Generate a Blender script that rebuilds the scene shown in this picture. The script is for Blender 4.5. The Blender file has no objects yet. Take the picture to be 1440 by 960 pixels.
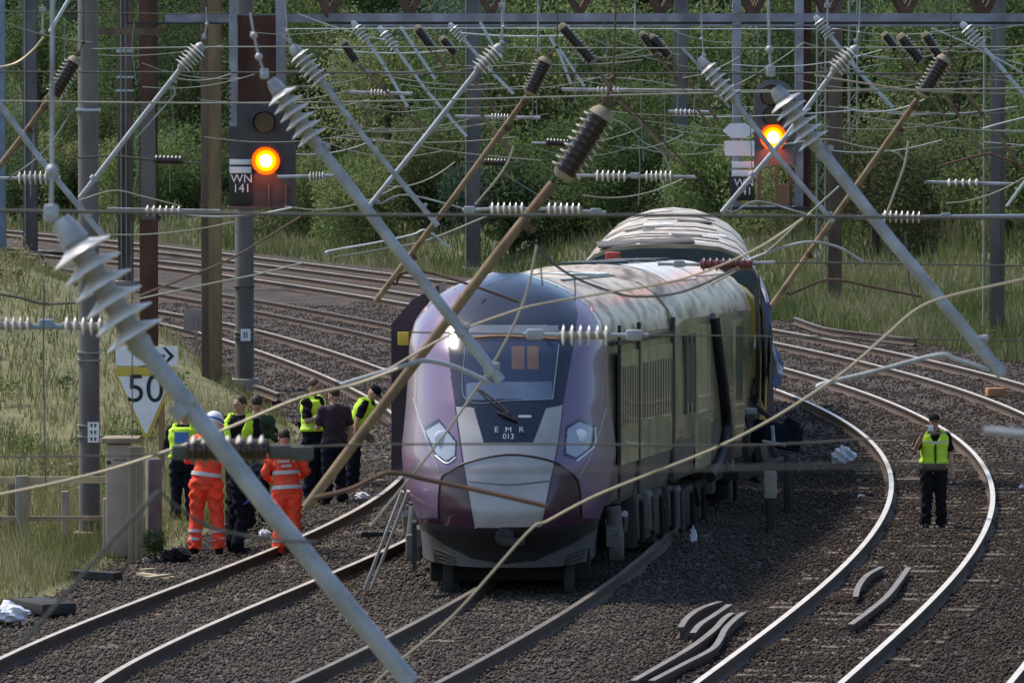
import bpy, bmesh, math, random
import numpy as np
from mathutils import Vector, Matrix
random.seed(7); rng = np.random.default_rng(11)
C = bpy.context.scene.collection
S = bpy.context.scene
# ------------------------------------------------------------------ camera model (metres; camera 7 m above the rails)
F, CAMH = 9040.0, 7.0
TH = math.atan(438 / F)
def ray(px, py):
    u, v = (px - 720) / F, (480 - py) / F
    return np.array([u, math.cos(TH) + v * math.sin(TH), -math.sin(TH) + v * math.cos(TH)])
def P(px, py, d):
    return Vector(ray(px, py) * d) + Vector((0, 0, CAMH))
def G(px, py, z=0.0):
    r = ray(px, py); return Vector(r * ((z - CAMH) / r[2])) + Vector((0, 0, CAMH))
def proj(p):
    X, Y, Z = p[0], p[1], p[2] - CAMH
    f = Y * math.cos(TH) - Z * math.sin(TH); u = Y * math.sin(TH) + Z * math.cos(TH)
    return 720 + F * X / f, 480 - F * u / f
# ------------------------------------------------------------------ materials
def mat(name, col, rough=0.6, metal=0.0, var=0.25, scale=6.0, bump=0.0, bscale=40.0, spec=0.5, dirt=None, dscale=2.0, damt=0.5, coat=0.0, stretch=None):
    m = bpy.data.materials.new(name); m.use_nodes = True
    nt = m.node_tree; b = nt.nodes['Principled BSDF']
    b.inputs['Roughness'].default_value = rough; b.inputs['Metallic'].default_value = metal
    b.inputs['Specular IOR Level'].default_value = spec; b.inputs['Coat Weight'].default_value = coat
    tc = nt.nodes.new('ShaderNodeTexCoord'); src = tc.outputs['Object']
    if stretch:
        mp = nt.nodes.new('ShaderNodeMapping'); mp.inputs['Scale'].default_value = stretch
        nt.links.new(src, mp.inputs['Vector']); src = mp.outputs['Vector']
    n = nt.nodes.new('ShaderNodeTexNoise'); n.inputs['Scale'].default_value = scale; n.inputs['Detail'].default_value = 6
    nt.links.new(src, n.inputs['Vector'])
    r = nt.nodes.new('ShaderNodeMapRange'); r.inputs['From Min'].default_value = .3; r.inputs['From Max'].default_value = .7
    r.inputs['To Min'].default_value = 1 - var; r.inputs['To Max'].default_value = 1 + var
    nt.links.new(n.outputs['Fac'], r.inputs['Value'])
    mx = nt.nodes.new('ShaderNodeVectorMath'); mx.operation = 'SCALE'; mx.inputs[0].default_value = col
    nt.links.new(r.outputs['Result'], mx.inputs['Scale'])
    out = mx.outputs['Vector']
    if dirt:
        n2 = nt.nodes.new('ShaderNodeTexNoise'); n2.inputs['Scale'].default_value = dscale; n2.inputs['Detail'].default_value = 8
        nt.links.new(src, n2.inputs['Vector'])
        rp = nt.nodes.new('ShaderNodeMapRange'); rp.inputs['From Min'].default_value = .45; rp.inputs['From Max'].default_value = .65
        rp.inputs['To Max'].default_value = damt; nt.links.new(n2.outputs['Fac'], rp.inputs['Value'])
        mm = nt.nodes.new('ShaderNodeMix'); mm.data_type = 'RGBA'
        nt.links.new(rp.outputs['Result'], mm.inputs['Factor']); nt.links.new(out, mm.inputs[6]); mm.inputs[7].default_value = (*dirt, 1)
        out = mm.outputs[2]
    nt.links.new(out, b.inputs['Base Color'])
    if bump:
        n3 = nt.nodes.new('ShaderNodeTexNoise'); n3.inputs['Scale'].default_value = bscale; n3.inputs['Detail'].default_value = 5
        nt.links.new(src, n3.inputs['Vector'])
        bp = nt.nodes.new('ShaderNodeBump'); bp.inputs['Strength'].default_value = bump; bp.inputs['Distance'].default_value = .02
        nt.links.new(n3.outputs['Fac'], bp.inputs['Height']); nt.links.new(bp.outputs['Normal'], b.inputs['Normal'])
    return m
def emit(name, col, s):
    m = bpy.data.materials.new(name); m.use_nodes = True; nt = m.node_tree
    b = nt.nodes['Principled BSDF']; b.inputs['Base Color'].default_value = (*col, 1)
    b.inputs['Emission Color'].default_value = (*col, 1); b.inputs['Emission Strength'].default_value = s
    return m
def attr_mat(name, rough, sc, translucent=0.0, tint=(1, 1, 1)):
    """colour from the mesh's own per-face colour attribute (each leaf, blade or stone has a colour of its own)"""
    m = bpy.data.materials.new(name); m.use_nodes = True; nt = m.node_tree; b = nt.nodes['Principled BSDF']
    b.inputs['Roughness'].default_value = rough; b.inputs['Specular IOR Level'].default_value = .3
    a = nt.nodes.new('ShaderNodeAttribute'); a.attribute_name = 'col'
    nt.links.new(a.outputs['Color'], b.inputs['Base Color'])
    if translucent:
        t = nt.nodes.new('ShaderNodeBsdfTranslucent'); nt.links.new(a.outputs['Color'], t.inputs['Color'])
        mx = nt.nodes.new('ShaderNodeMixShader'); mx.inputs[0].default_value = translucent
        nt.links.new(b.outputs[0], mx.inputs[1]); nt.links.new(t.outputs[0], mx.inputs[2])
        nt.links.new(mx.outputs[0], nt.nodes['Material Output'].inputs['Surface'])
    return m
M = dict(
    galv=mat('galvanised', (.33, .35, .38), .55, .3, .25, 7, dirt=(.17, .16, .15), dscale=6, damt=.6),
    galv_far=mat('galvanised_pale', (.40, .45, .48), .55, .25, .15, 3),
    white_shed=mat('porcelain_grey', (.62, .60, .57), .3, 0, .12, 8, dirt=(.3, .28, .26), dscale=9, damt=.5),
    shed_core=mat('insulator_core', (.30, .27, .24), .5, 0, .2, 12),
    shed_glint=mat('shed_glint_paint', (.55, .50, .42), .35, 0, .25, 10),  # pale tone for the sky glint painted on dark porcelain sheds
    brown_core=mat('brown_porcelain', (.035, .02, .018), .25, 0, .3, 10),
    red_core=mat('oxblood_porcelain', (.10, .022, .02), .3, 0, .3, 10),
    cement=mat('cement_cap', (.23, .19, .13), .8, 0, .25, 20),
    rust_tube=mat('rusted_tube', (.20, .135, .075), .75, .1, .35, 9, dirt=(.10, .05, .03), dscale=6, damt=.8),
    dark_rust=mat('dark_rust', (.085, .045, .03), .8, 0, .4, 7),
    copper=mat('contact_wire', (.33, .29, .22), .45, .4, .15, 3),
    dark_wire=mat('dark_wire', (.055, .055, .05), .6, 0, .2, 3),
    pale_wire=mat('pale_wire', (.23, .24, .20), .6, .1, .2, 3),
    green_wire=mat('weathered_wire', (.16, .18, .15), .6, .1, .2, 3),
    mast_grey=mat('mast_grey', (.13, .12, .115), .8, .0, .3, 3, dirt=(.06, .042, .034), dscale=.9, damt=.85, stretch=(1, 1, .25)),
    mast_brown=mat('mast_brown', (.105, .068, .048), .8, 0, .35, 4, dirt=(.17, .13, .09), dscale=2, damt=.6, stretch=(1, 1, .2)),
    mast_rust=mat('mast_rust', (.062, .024, .016), .85, 0, .4, 5, dirt=(.12, .055, .035), dscale=2.5, damt=.6, stretch=(1, 1, .3)),
    mast_tan=mat('mast_tan', (.20, .14, .07), .8, 0, .3, 5, dirt=(.10, .06, .035), dscale=2, damt=.7, stretch=(1, 1, .2)),
    mast_blue=mat('mast_blue', (.20, .25, .31), .7, .1, .2, 3),
    beam=mat('beam_steel', (.25, .26, .31), .65, .1, .3, 3, dirt=(.12, .10, .09), dscale=2, damt=.6),
    white=mat('white_enamel', (.74, .75, .78), .45, 0, .05, 5),
    yellow=mat('yellow_paint', (.55, .40, .05), .5, 0, .1, 5),
    black=mat('black_paint', (.012, .012, .013), .5, 0, .2, 5),
    ink=mat('black_ink', (.01, .01, .012), .6, 0, .0, 5),
    board=mat('signal_board', (.055, .046, .046), .6, 0, .25, 5),
    housing=mat('signal_housing', (.135, .118, .122), .6, 0, .2, 4),
    lens_dark=mat('unlit_lens', (.10, .055, .03), .15, 0, .2, 5),
    lamp_core=emit('lit_lamp_core', (1, .66, .24), 7), lamp_mid=emit('lit_lamp_middle', (1, .24, .0), 1.9), lamp_rim=emit('lit_lamp_rim', (1, .075, .0), 1.5),
    rail_side=mat('rail_side', (.075, .05, .038), .85, 0, .3, 6, dirt=(.085, .052, .038), dscale=3, damt=.5),
    rail_head=mat('rail_head', (.78, .70, .60), .42, .45, .12, 3),
    rail_dull=mat('rail_head_dull', (.50, .43, .35), .5, .3, .2, 3), rail_brown=mat('rail_head_brown', (.17, .14, .115), .55, .25, .25, 3), rail_old=mat('rail_worn_brown', (.25, .215, .18), .5, .4, .2, 4),  # rail_brown: dull brown head with the shade beside the train painted in
    sleeper=mat('sleeper', (.13, .105, .08), .9, 0, .3, 6, bump=.4),
    purple=mat('aubergine_paint', (.165, .108, .20), .34, .1, .08, 1.2, coat=.45, dirt=(.17, .12, .15), dscale=1.4, damt=.25),
    purple_dark=mat('aubergine_dark', (.045, .014, .036), .3, .1, .1, 2, coat=.4),
    silver=mat('silver_paint', (.37, .365, .37), .38, .15, .1, 2, dirt=(.24, .22, .20), dscale=2.4, damt=.5),
    skirt=mat('skirt_grey', (.085, .092, .10), .5, 0, .15, 4, dirt=(.07, .06, .055), dscale=4, damt=.6),
    mask=mat('mask_gloss', (.012, .016, .032), .12, 0, .1, 2, coat=.5),
    glass=mat('windscreen_glass', (.016, .026, .058), .08, 0, .15, 1.2, coat=.8),
    blind=mat('cab_blind', (.11, .072, .055), .25, 0, .1, 5, coat=.5), dash=mat('dashboard', (.085, .12, .19), .2, 0, .2, 3, coat=.5),
    display=mat('display_strip', (.14, .16, .20), .2, 0, .1, 4),
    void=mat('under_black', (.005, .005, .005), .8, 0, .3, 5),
    lampglass=mat('headlamp_glass', (.30, .34, .42), .15, 0, .1, 5, coat=.6),
    lampwhite=mat('headlamp_bowl', (.75, .76, .80), .3, 0, .05, 5),
    side=mat('coach_side', (.34, .285, .185), .30, .25, .18, 1.1, dirt=(.10, .085, .06), dscale=1.6, damt=.7, coat=.3),  # olive base colour has the bank's green reflection painted in
    side_green=mat('coach_panel', (.40, .39, .21), .34, .2, .12, 1.5, dirt=(.13, .12, .075), dscale=2.2, damt=.5, coat=.3),
    slot=mat('soft_slot', (.055, .055, .04), .5), side_slate=mat('coach_lower', (.15, .125, .11), .5, .1, .25, 2.5),
    roof_brown=mat('roof_brown', (.085, .068, .055), .6, 0, .3, 3), roof=mat('roof_silver', (.68, .55, .42), .36, .25, .15, 1.5, dirt=(.17, .115, .08), dscale=3.4, damt=.9, stretch=(1.2, .5, 1.2)),
    roof_dark=mat('roof_well', (.035, .05, .055), .5, 0, .3, 2),
    roof_pale=mat('roof_panel', (.80, .79, .76), .36, .15, .1, 2, dirt=(.4, .36, .3), dscale=3, damt=.4),
    red=mat('red_mark', (.45, .05, .04), .5),
    gang_yellow=mat('end_yellow', (.42, .30, .02), .5, 0, .25, 3, dirt=(.15, .11, .03), dscale=3, damt=.6),
    torn_blue=mat('torn_blue', (.045, .085, .20), .5, 0, .3, 4), torn_white=mat('torn_white', (.50, .53, .60), .6, 0, .2, 6),
    torn_purple=mat('torn_purple', (.03, .016, .034), .6, 0, .3, 5),
    bogie=mat('bogie_grey', (.13, .125, .12), .65, .1, .35, 5, dirt=(.04, .033, .028), dscale=5, damt=.8),
    bogie_dark=mat('bogie_dark', (.02, .019, .018), .75, 0, .4, 5),
    wheel=mat('wheel_steel', (.06, .05, .045), .6, .5, .3, 4),
    orange=mat('hivis_orange', (.98, .075, .024), .75, 0, .16, 7, bump=.6, bscale=14, dirt=(.40, .06, .03), dscale=5, damt=.35),
    lime=mat('hivis_lime', (.52, .80, .03), .75, 0, .12, 8, bump=.5, bscale=14),
    reflect=mat('reflective_tape', (.55, .55, .56), .45, 0, .1, 8),
    navy=mat('navy_cloth', (.010, .012, .020), .9, 0, .3, 8, bump=.5, bscale=14, spec=.08), blackcloth=mat('black_cloth', (.012, .012, .014), .9, 0, .3, 8, bump=.4, bscale=14, spec=.08),
    plum=mat('plum_cloth', (.030, .014, .026), .9, 0, .3, 8), greencloth=mat('dark_green_cloth', (.018, .038, .018), .9, 0, .3, 9, bump=.4, bscale=14),
    skin=mat('skin', (.42, .235, .165), .55, 0, .08, 9), hair=mat('hair', (.025, .016, .012), .7, 0, .3, 20), hair_brown=mat('hair_brown', (.055, .030, .018), .7, 0, .3, 20),
    helmet=mat('helmet_white', (.72, .75, .82), .3, 0, .05, 6), blue=mat('blue_plastic', (.06, .16, .42), .5, 0, .15, 6), glove=mat('glove_blue', (.05, .10, .45), .5),
    eye=mat('eye', (.02, .015, .012), .3), lip=mat('lip', (.30, .11, .09), .5),
    timber=mat('weathered_timber', (.29, .225, .155), .9, 0, .3, 4, bump=.4, bscale=20, stretch=(1, 1, .15), dirt=(.16, .125, .09), dscale=3, damt=.6),
    timber_pale=mat('pale_timber', (.42, .34, .22), .85, 0, .2, 6, bump=.3), concrete=mat('concrete', (.33, .29, .235), .9, 0, .2, 6, bump=.4, dirt=(.15, .14, .12), dscale=3, damt=.6),
    stump=mat('stump_grey', (.17, .17, .17), .9, 0, .25, 5, bump=.4), bagwhite=mat('white_plastic', (.62, .64, .70), .5, 0, .12, 7, bump=.6, bscale=9), brick=mat('fired_clay', (.42, .20, .09), .85, 0, .2, 9),
    plate_pink=mat('cabinet_pinkish', (.36, .29, .24), .85, 0, .15, 4),
    alu=mat('aluminium', (.52, .52, .55), .4, .6, .1, 4), bark=mat('bark', (.07, .052, .038), .95, 0, .3, 6, bump=.5),
)
# ------------------------------------------------------------------ geometry helpers (world coordinates)
class MB:
    def __init__(s): s.v = []; s.f = []; s.m = []
    def add(s, vs, fs, mi=0):
        o = len(s.v); s.v += [tuple(v) for v in vs]; s.f += [tuple(i + o for i in f) for f in fs]; s.m += [mi] * len(fs); return s
    def tube(s, pts, r, n=8, mi=0, cap=True):
        pts = [Vector(p) for p in pts]; rs = r if isinstance(r, (list, tuple)) else [r] * len(pts)
        vs = []; up = None
        for i, p in enumerate(pts):
            t = (pts[min(i + 1, len(pts) - 1)] - pts[max(i - 1, 0)])
            t = t.normalized() if t.length > 1e-9 else Vector((0, 0, 1))
            if up is None:
                up = t.orthogonal().normalized()
            up = (up - t * up.dot(t))
            up = up.normalized() if up.length > 1e-6 else t.orthogonal().normalized()
            b = t.cross(up)
            for k in range(n):
                a = 2 * math.pi * k / n; vs.append(p + (up * math.cos(a) + b * math.sin(a)) * rs[i])
        fs = [(i * n + k, i * n + (k + 1) % n, (i + 1) * n + (k + 1) % n, (i + 1) * n + k) for i in range(len(pts) - 1) for k in range(n)]
        if cap: fs += [tuple(range(n))[::-1], tuple((len(pts) - 1) * n + k for k in range(n))]
        return s.add(vs, fs, mi)
    def lathe(s, a, b, prof, n=20, mi=0):
        """prof: list of (t along a->b in metres, radius)"""
        a, b = Vector(a), Vector(b); d = (b - a).normalized(); return s.tube_prof(a, d, prof, n, mi)
    def tube_prof(s, a, d, prof, n, mi):
        u = d.orthogonal().normalized(); w = d.cross(u); vs = []
        for t, r in prof:
            for k in range(n):
                q = 2 * math.pi * k / n; vs.append(a + d * t + (u * math.cos(q) + w * math.sin(q)) * max(r, 1e-4))
        L = len(prof)
        fs = [(i * n + k, i * n + (k + 1) % n, (i + 1) * n + (k + 1) % n, (i + 1) * n + k) for i in range(L - 1) for k in range(n)]
        fs += [tuple(range(n))[::-1], tuple((L - 1) * n + k for k in range(n))]
        return s.add(vs, fs, mi)
    def box(s, c, size, rot=None, mi=0, bev=0.0):
        c = Vector(c); hx, hy, hz = [q / 2 for q in size]
        if bev <= 0:
            vs = [Vector((x * hx, y * hy, z * hz)) for x in (-1, 1) for y in (-1, 1) for z in (-1, 1)]
            fs = [(0, 1, 3, 2), (4, 6, 7, 5), (0, 4, 5, 1), (2, 3, 7, 6), (0, 2, 6, 4), (1, 5, 7, 3)]
        else:
            bm = bmesh.new(); bmesh.ops.create_cube(bm, size=1)
            for v in bm.verts: v.co = Vector((v.co.x * size[0], v.co.y * size[1], v.co.z * size[2]))
            bmesh.ops.bevel(bm, geom=bm.edges[:], offset=bev, segments=2, affect='EDGES', profile=.5)
            bm.verts.index_update(); vs = [v.co.copy() for v in bm.verts]; fs = [[v.index for v in f.verts] for f in bm.faces]; bm.free()
        if rot is not None:
            R = rot if isinstance(rot, Matrix) else Matrix.Rotation(rot, 3, 'Z'); vs = [R @ v for v in vs]
        return s.add([v + c for v in vs], fs, mi)
    def beam(s, a, b, w, h, mi=0):
        """rectangular bar from a to b; w sideways, h upwards"""
        a, b = Vector(a), Vector(b); t = (b - a).normalized(); up = Vector((0, 0, 1))
        if abs(t.z) > .95: up = Vector((0, 1, 0))
        sd = t.cross(up).normalized(); up = sd.cross(t)
        vs = [p + sd * (x * w / 2) + up * (z * h / 2) for p in (a, b) for x, z in ((-1, -1), (1, -1), (1, 1), (-1, 1))]
        return s.add(vs, [(0, 1, 2, 3), (7, 6, 5, 4), (0, 4, 5, 1), (1, 5, 6, 2), (2, 6, 7, 3), (3, 7, 4, 0)], mi)
    def prism(s, poly, depth, mi=0):
        """front polygon (world points, facing the camera) given thickness away from it"""
        n = len(poly); d = Vector((0, depth, 0)); vs = [Vector(p) for p in poly] + [Vector(p) + d for p in poly]
        fs = [tuple(range(n)), tuple(range(2 * n - 1, n - 1, -1))] + [(i, i + n, (i + 1) % n + n, (i + 1) % n) for i in range(n)]
        return s.add(vs, fs, mi)
    def loft(s, secs, mi=0, closed=False, caps=True):
        n = len(secs[0]); vs = [p for sec in secs for p in sec]; k2 = n if closed else n - 1
        fs = [(i * n + k, (i + 1) * n + k, (i + 1) * n + (k + 1) % n, i * n + (k + 1) % n) for i in range(len(secs) - 1) for k in range(k2)]
        if caps: fs += [tuple(range(n)), tuple((len(secs) - 1) * n + k for k in range(n))[::-1]]
        return s.add(vs, fs, mi)
    def blob(s, c, r, n=10, mi=0, rot=None):
        c = Vector(c); rx, ry, rz = r if isinstance(r, (tuple, list)) else (r, r, r); vs = []; m = max(4, n // 2 + 1)
        for i in range(m + 1):
            a = math.pi * i / m
            for k in range(n):
                q = 2 * math.pi * k / n; p = Vector((rx * math.sin(a) * math.cos(q), ry * math.sin(a) * math.sin(q), rz * math.cos(a)))
                if rot is not None: p = rot @ p
                vs.append(c + p)
        fs = [(i * n + k, (i + 1) * n + k, (i + 1) * n + (k + 1) % n, i * n + (k + 1) % n) for i in range(m) for k in range(n)]
        return s.add(vs, fs, mi)
    def build(s, name, mats, parent=None, smooth=True, angle=40):
        me = bpy.data.meshes.new(name)
        off = parent_world(parent) if parent else Vector((0, 0, 0))
        me.from_pydata([tuple(Vector(v) - off) for v in s.v], [], s.f); me.update()
        for mm in (mats if isinstance(mats, (list, tuple)) else [mats]): me.materials.append(mm)
        me.polygons.foreach_set('material_index', s.m)
        bm = bmesh.new(); bm.from_mesh(me); bmesh.ops.recalc_face_normals(bm, faces=bm.faces[:]); bm.to_mesh(me); bm.free()
        if smooth:
            me.polygons.foreach_set('use_smooth', [True] * len(me.polygons)); me.set_sharp_from_angle(angle=math.radians(angle))
        o = bpy.data.objects.new(name, me); C.objects.link(o)
        if parent: o.parent = parent
        return o
def parent_world(p):
    v = Vector((0, 0, 0))
    while p: v = v + p.location; p = p.parent
    return v
def tag(o, label=None, cat=None, group=None, kind=None):
    if label: o['label'] = label
    if cat: o['category'] = cat
    if group: o['group'] = group
    if kind: o['kind'] = kind
    return o
def thing(name, loc, label, cat, group=None):
    o = bpy.data.objects.new(name, None); o.empty_display_size = .2; C.objects.link(o); o.location = loc
    return tag(o, label, cat, group)
def raw_mesh(name, V, Fq, mats, cols=None, parent=None, smooth=False, loc=None):
    """numpy arrays -> mesh; V (n,3); Fq (m,k); cols (m,3) one colour per face"""
    me = bpy.data.meshes.new(name); k = Fq.shape[1]
    me.vertices.add(len(V)); me.vertices.foreach_set('co', np.asarray(V, np.float32).ravel())
    me.loops.add(Fq.size); me.loops.foreach_set('vertex_index', Fq.astype(np.int32).ravel())
    me.polygons.add(len(Fq)); me.polygons.foreach_set('loop_start', np.arange(0, Fq.size, k, dtype=np.int32))
    me.update(calc_edges=True)
    for m_ in (mats if isinstance(mats, (list, tuple)) else [mats]): me.materials.append(m_)
    if cols is not None:
        a = me.attributes.new('col', 'FLOAT_COLOR', 'FACE'); a.data.foreach_set('color', np.concatenate([cols, np.ones((len(cols), 1))], 1).astype(np.float32).ravel())
    if smooth: me.polygons.foreach_set('use_smooth', np.ones(len(Fq), bool))
    me.validate(); o = bpy.data.objects.new(name, me); C.objects.link(o)
    if parent: o.parent = parent
    return o
def spline(pts, per=8):
    """Catmull-Rom through points"""
    p = [Vector(q) for q in pts]; out = []
    if len(p) < 3: return p
    e = [p[0] * 2 - p[1]] + p + [p[-1] * 2 - p[-2]]
    for i in range(1, len(e) - 2):
        for k in range(per):
            t = k / per; a, b, c, d = e[i - 1], e[i], e[i + 1], e[i + 2]
            out.append(.5 * ((2 * b) + (c - a) * t + (2 * a - 5 * b + 4 * c - d) * t * t + (3 * b - a - 3 * c + d) * t ** 3))
    out.append(p[-1]); return out
def text_mesh(txt, center, size, mats, name, parent, rot=None, space=1.0, width=1.0):
    cu = bpy.data.curves.new('t', 'FONT'); cu.body = txt; cu.size = size; cu.align_x = 'CENTER'; cu.align_y = 'CENTER'; cu.extrude = .003; cu.space_character = space
    to = bpy.data.objects.new('t', cu); C.objects.link(to); dg = bpy.context.evaluated_depsgraph_get()
    me = bpy.data.meshes.new_from_object(to.evaluated_get(dg)); bpy.data.objects.remove(to)
    R = (rot or Matrix.Identity(4)) @ Matrix.Rotation(math.pi / 2, 4, 'X') @ Matrix.Diagonal((width, 1, 1, 1))
    off = parent_world(parent) if parent else Vector((0, 0, 0))
    me.transform(Matrix.Translation(Vector(center) - off) @ R); me.name = name
    me.materials.clear(); me.materials.append(mats)
    o = bpy.data.objects.new(name, me); C.objects.link(o); o.parent = parent; return o
def dist_pt(px, d): return px / (F / d)           # picture pixels -> metres at a distance
# ------------------------------------------------------------------ world, sun, camera
w = bpy.data.worlds.new('World'); S.world = w; w.use_nodes = True
SUN_EL, SUN_AZ = math.radians(56), math.radians(-62)        # azimuth from +Y (away from camera) towards +X
sky = w.node_tree.nodes.new('ShaderNodeTexSky'); sky.sky_type = 'NISHITA'; sky.sun_disc = False
sky.sun_elevation = SUN_EL; sky.sun_rotation = SUN_AZ
bg = w.node_tree.nodes['Background']; bg.inputs['Strength'].default_value = .115
w.node_tree.links.new(sky.outputs[0], bg.inputs['Color'])
sd = bpy.data.lights.new('sun', 'SUN'); sd.energy = 2.6; sd.angle = math.radians(8); sd.color = (1, .91, .78)
so = bpy.data.objects.new('sun', sd); C.objects.link(so)
sdir = Vector((math.sin(SUN_AZ) * math.cos(SUN_EL), math.cos(SUN_AZ) * math.cos(SUN_EL), math.sin(SUN_EL)))
so.rotation_euler = sdir.to_track_quat('Z', 'Y').to_euler(); so.location = (0, 60, 60)
cd = bpy.data.cameras.new('camera'); cam = bpy.data.objects.new('camera', cd); C.objects.link(cam); S.camera = cam
cam.location = (0, 0, CAMH); cam.rotation_euler = (math.pi / 2 - TH, 0, 0)
cd.sensor_width = 36; cd.lens = F / 1440 * 36; cd.clip_start = .5; cd.clip_end = 6000
cd.dof.use_dof = True; cd.dof.focus_distance = 84; cd.dof.aperture_fstop = 18
S.view_settings.view_transform = 'Standard'; S.view_settings.look = 'None'; S.view_settings.gamma = 1; S.view_settings.exposure = 0.85
# ------------------------------------------------------------------ track centre lines X(Y), fitted to the rails
COEF = dict(A=[-53.3177, -80.0534, -24.0012, -12.8466, -15.5927, -5.14], T=[4.7043, 6.7415, -15.5663, -16.0436, -1.4348],
            B=[-2.7682, -10.9591, -2.3328, 10.4387, -12.8203, -15.8394, 3.0733], C=[-3.8207, 2.1124, 7.8956, -15.4918, -15.5665, 6.7531])
YMAX = dict(A=156, T=205, B=212, C=218)
def cx(k, Y):
    Y = np.asarray(Y, float); ym = YMAX[k]; yc = np.minimum(Y, ym); f = lambda y: np.polyval(COEF[k], (y - 140) / 80)
    sl = (f(ym) - f(ym - 1)); return f(yc) + sl * (Y - yc)
def cslope(k, Y): return (cx(k, Y + .25) - cx(k, Y - .25)) / .5
# ------------------------------------------------------------------ ground, ballast, verges, hillside
def grid(fx, us, vs, name, m, kind='structure', cols=None):
    V = np.array([fx(u, v) for v in vs for u in us]); nu = len(us)
    Q = np.array([(j * nu + i, j * nu + i + 1, (j + 1) * nu + i + 1, (j + 1) * nu + i) for j in range(len(vs) - 1) for i in range(nu - 1)])
    c = None
    if cols is not None:
        mid = V[Q].mean(1); c = cols(mid)
    o = raw_mesh(name, V, Q, m, c, smooth=True); o['kind'] = kind; return o
def earth_mat(name, c1, c2, scale):
    m = bpy.data.materials.new(name); m.use_nodes = True; nt = m.node_tree; b = nt.nodes['Principled BSDF']; b.inputs['Roughness'].default_value = .95
    tc = nt.nodes.new('ShaderNodeTexCoord'); n = nt.nodes.new('ShaderNodeTexNoise'); n.inputs['Scale'].default_value = scale; n.inputs['Detail'].default_value = 10; n.inputs['Roughness'].default_value = .65
    nt.links.new(tc.outputs['Object'], n.inputs['Vector']); r = nt.nodes.new('ShaderNodeValToRGB')
    r.color_ramp.elements[0].position = .35; r.color_ramp.elements[0].color = (*c1, 1); r.color_ramp.elements[1].position = .65; r.color_ramp.elements[1].color = (*c2, 1)
    nt.links.new(n.outputs['Fac'], r.inputs['Fac']); nt.links.new(r.outputs['Color'], b.inputs['Base Color'])
    bp = nt.nodes.new('ShaderNodeBump'); bp.inputs['Strength'].default_value = .6; bp.inputs['Distance'].default_value = .05
    n2 = nt.nodes.new('ShaderNodeTexNoise'); n2.inputs['Scale'].default_value = 9; n2.inputs['Detail'].default_value = 8
    nt.links.new(tc.outputs['Object'], n2.inputs['Vector']); nt.links.new(n2.outputs['Fac'], bp.inputs['Height']); nt.links.new(bp.outputs['Normal'], b.inputs['Normal'])
    return m
def ballast_mat():
    m = bpy.data.materials.new('ballast'); m.use_nodes = True; nt = m.node_tree; b = nt.nodes['Principled BSDF']; b.inputs['Roughness'].default_value = .9
    a = nt.nodes.new('ShaderNodeAttribute'); a.attribute_name = 'col'; tc = nt.nodes.new('ShaderNodeTexCoord')
    v = nt.nodes.new('ShaderNodeTexVoronoi'); v.inputs['Scale'].default_value = 17; nt.links.new(tc.outputs['Object'], v.inputs['Vector'])
    sp = nt.nodes.new('ShaderNodeSeparateColor'); nt.links.new(v.outputs['Color'], sp.inputs['Color'])
    mr = nt.nodes.new('ShaderNodeMapRange'); mr.inputs['To Min'].default_value = .35; mr.inputs['To Max'].default_value = 1.75; nt.links.new(sp.outputs[0], mr.inputs['Value'])
    n = nt.nodes.new('ShaderNodeTexNoise'); n.inputs['Scale'].default_value = 1.1; n.inputs['Detail'].default_value = 7; nt.links.new(tc.outputs['Object'], n.inputs['Vector'])
    m2 = nt.nodes.new('ShaderNodeMapRange'); m2.inputs['From Min'].default_value = .3; m2.inputs['From Max'].default_value = .7; m2.inputs['To Min'].default_value = .6; m2.inputs['To Max'].default_value = 1.4; nt.links.new(n.outputs['Fac'], m2.inputs['Value'])
    mu = nt.nodes.new('ShaderNodeMath'); mu.operation = 'MULTIPLY'; nt.links.new(mr.outputs[0], mu.inputs[0]); nt.links.new(m2.outputs[0], mu.inputs[1])
    sc = nt.nodes.new('ShaderNodeVectorMath'); sc.operation = 'SCALE'; nt.links.new(a.outputs['Color'], sc.inputs[0]); nt.links.new(mu.outputs[0], sc.inputs['Scale'])
    nt.links.new(sc.outputs['Vector'], b.inputs['Base Color'])
    bp = nt.nodes.new('ShaderNodeBump'); bp.inputs['Strength'].default_value = 1; bp.inputs['Distance'].default_value = .05; bp.invert = True
    nt.links.new(v.outputs['Distance'], bp.inputs['Height']); nt.links.new(bp.outputs['Normal'], b.inputs['Normal'])
    return m
GREY_B, BROWN_B = np.array([.078, .063, .052]), np.array([.044, .031, .024])
def ballast_col(p):
    """stone colour: cleaner grey left and under the train, rust-brown along the two right-hand tracks and far away"""
    x, y = p[:, 0], p[:, 1]; xb = cx('B', y); xt = cx('T', y)
    k = np.clip((x - (xt + 1.2)) / 1.6, 0, 1); k = np.maximum(k, np.clip((y - 104) / 25, 0, .9))
    wob = .5 + .5 * np.sin(x * 1.7 + y * .45) * np.sin(y * .9 - x)
    k = np.clip(k * (.75 + .35 * wob), 0, 1)[:, None]
    c = GREY_B * (1 - k) + BROWN_B * k
    for q in 'ATBC':                                           # rust dust lies beside the rails
        dd = np.abs(np.abs(x - cx(q, y)) - .72)[:, None]; c = c * (1 - .35 * np.exp(-(dd / .25) ** 2)) + np.array([.10, .058, .04]) * .22 * np.exp(-(dd / .25) ** 2)
    return c
def bed_z(x, y):
    z = .015 * math.sin(x * 3.1 + y * 1.3) + .012 * math.sin(x * 5.3 - y * 2.1)
    dmin = min(abs(x - float(cx(q, y))) for q in 'ATBC')
    z += -.06 * min(1, max(0, (dmin - 1.15) / .5)); return z
ys = np.concatenate([np.arange(56, 130, .5), np.arange(130, 340, 1.5)])
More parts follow.
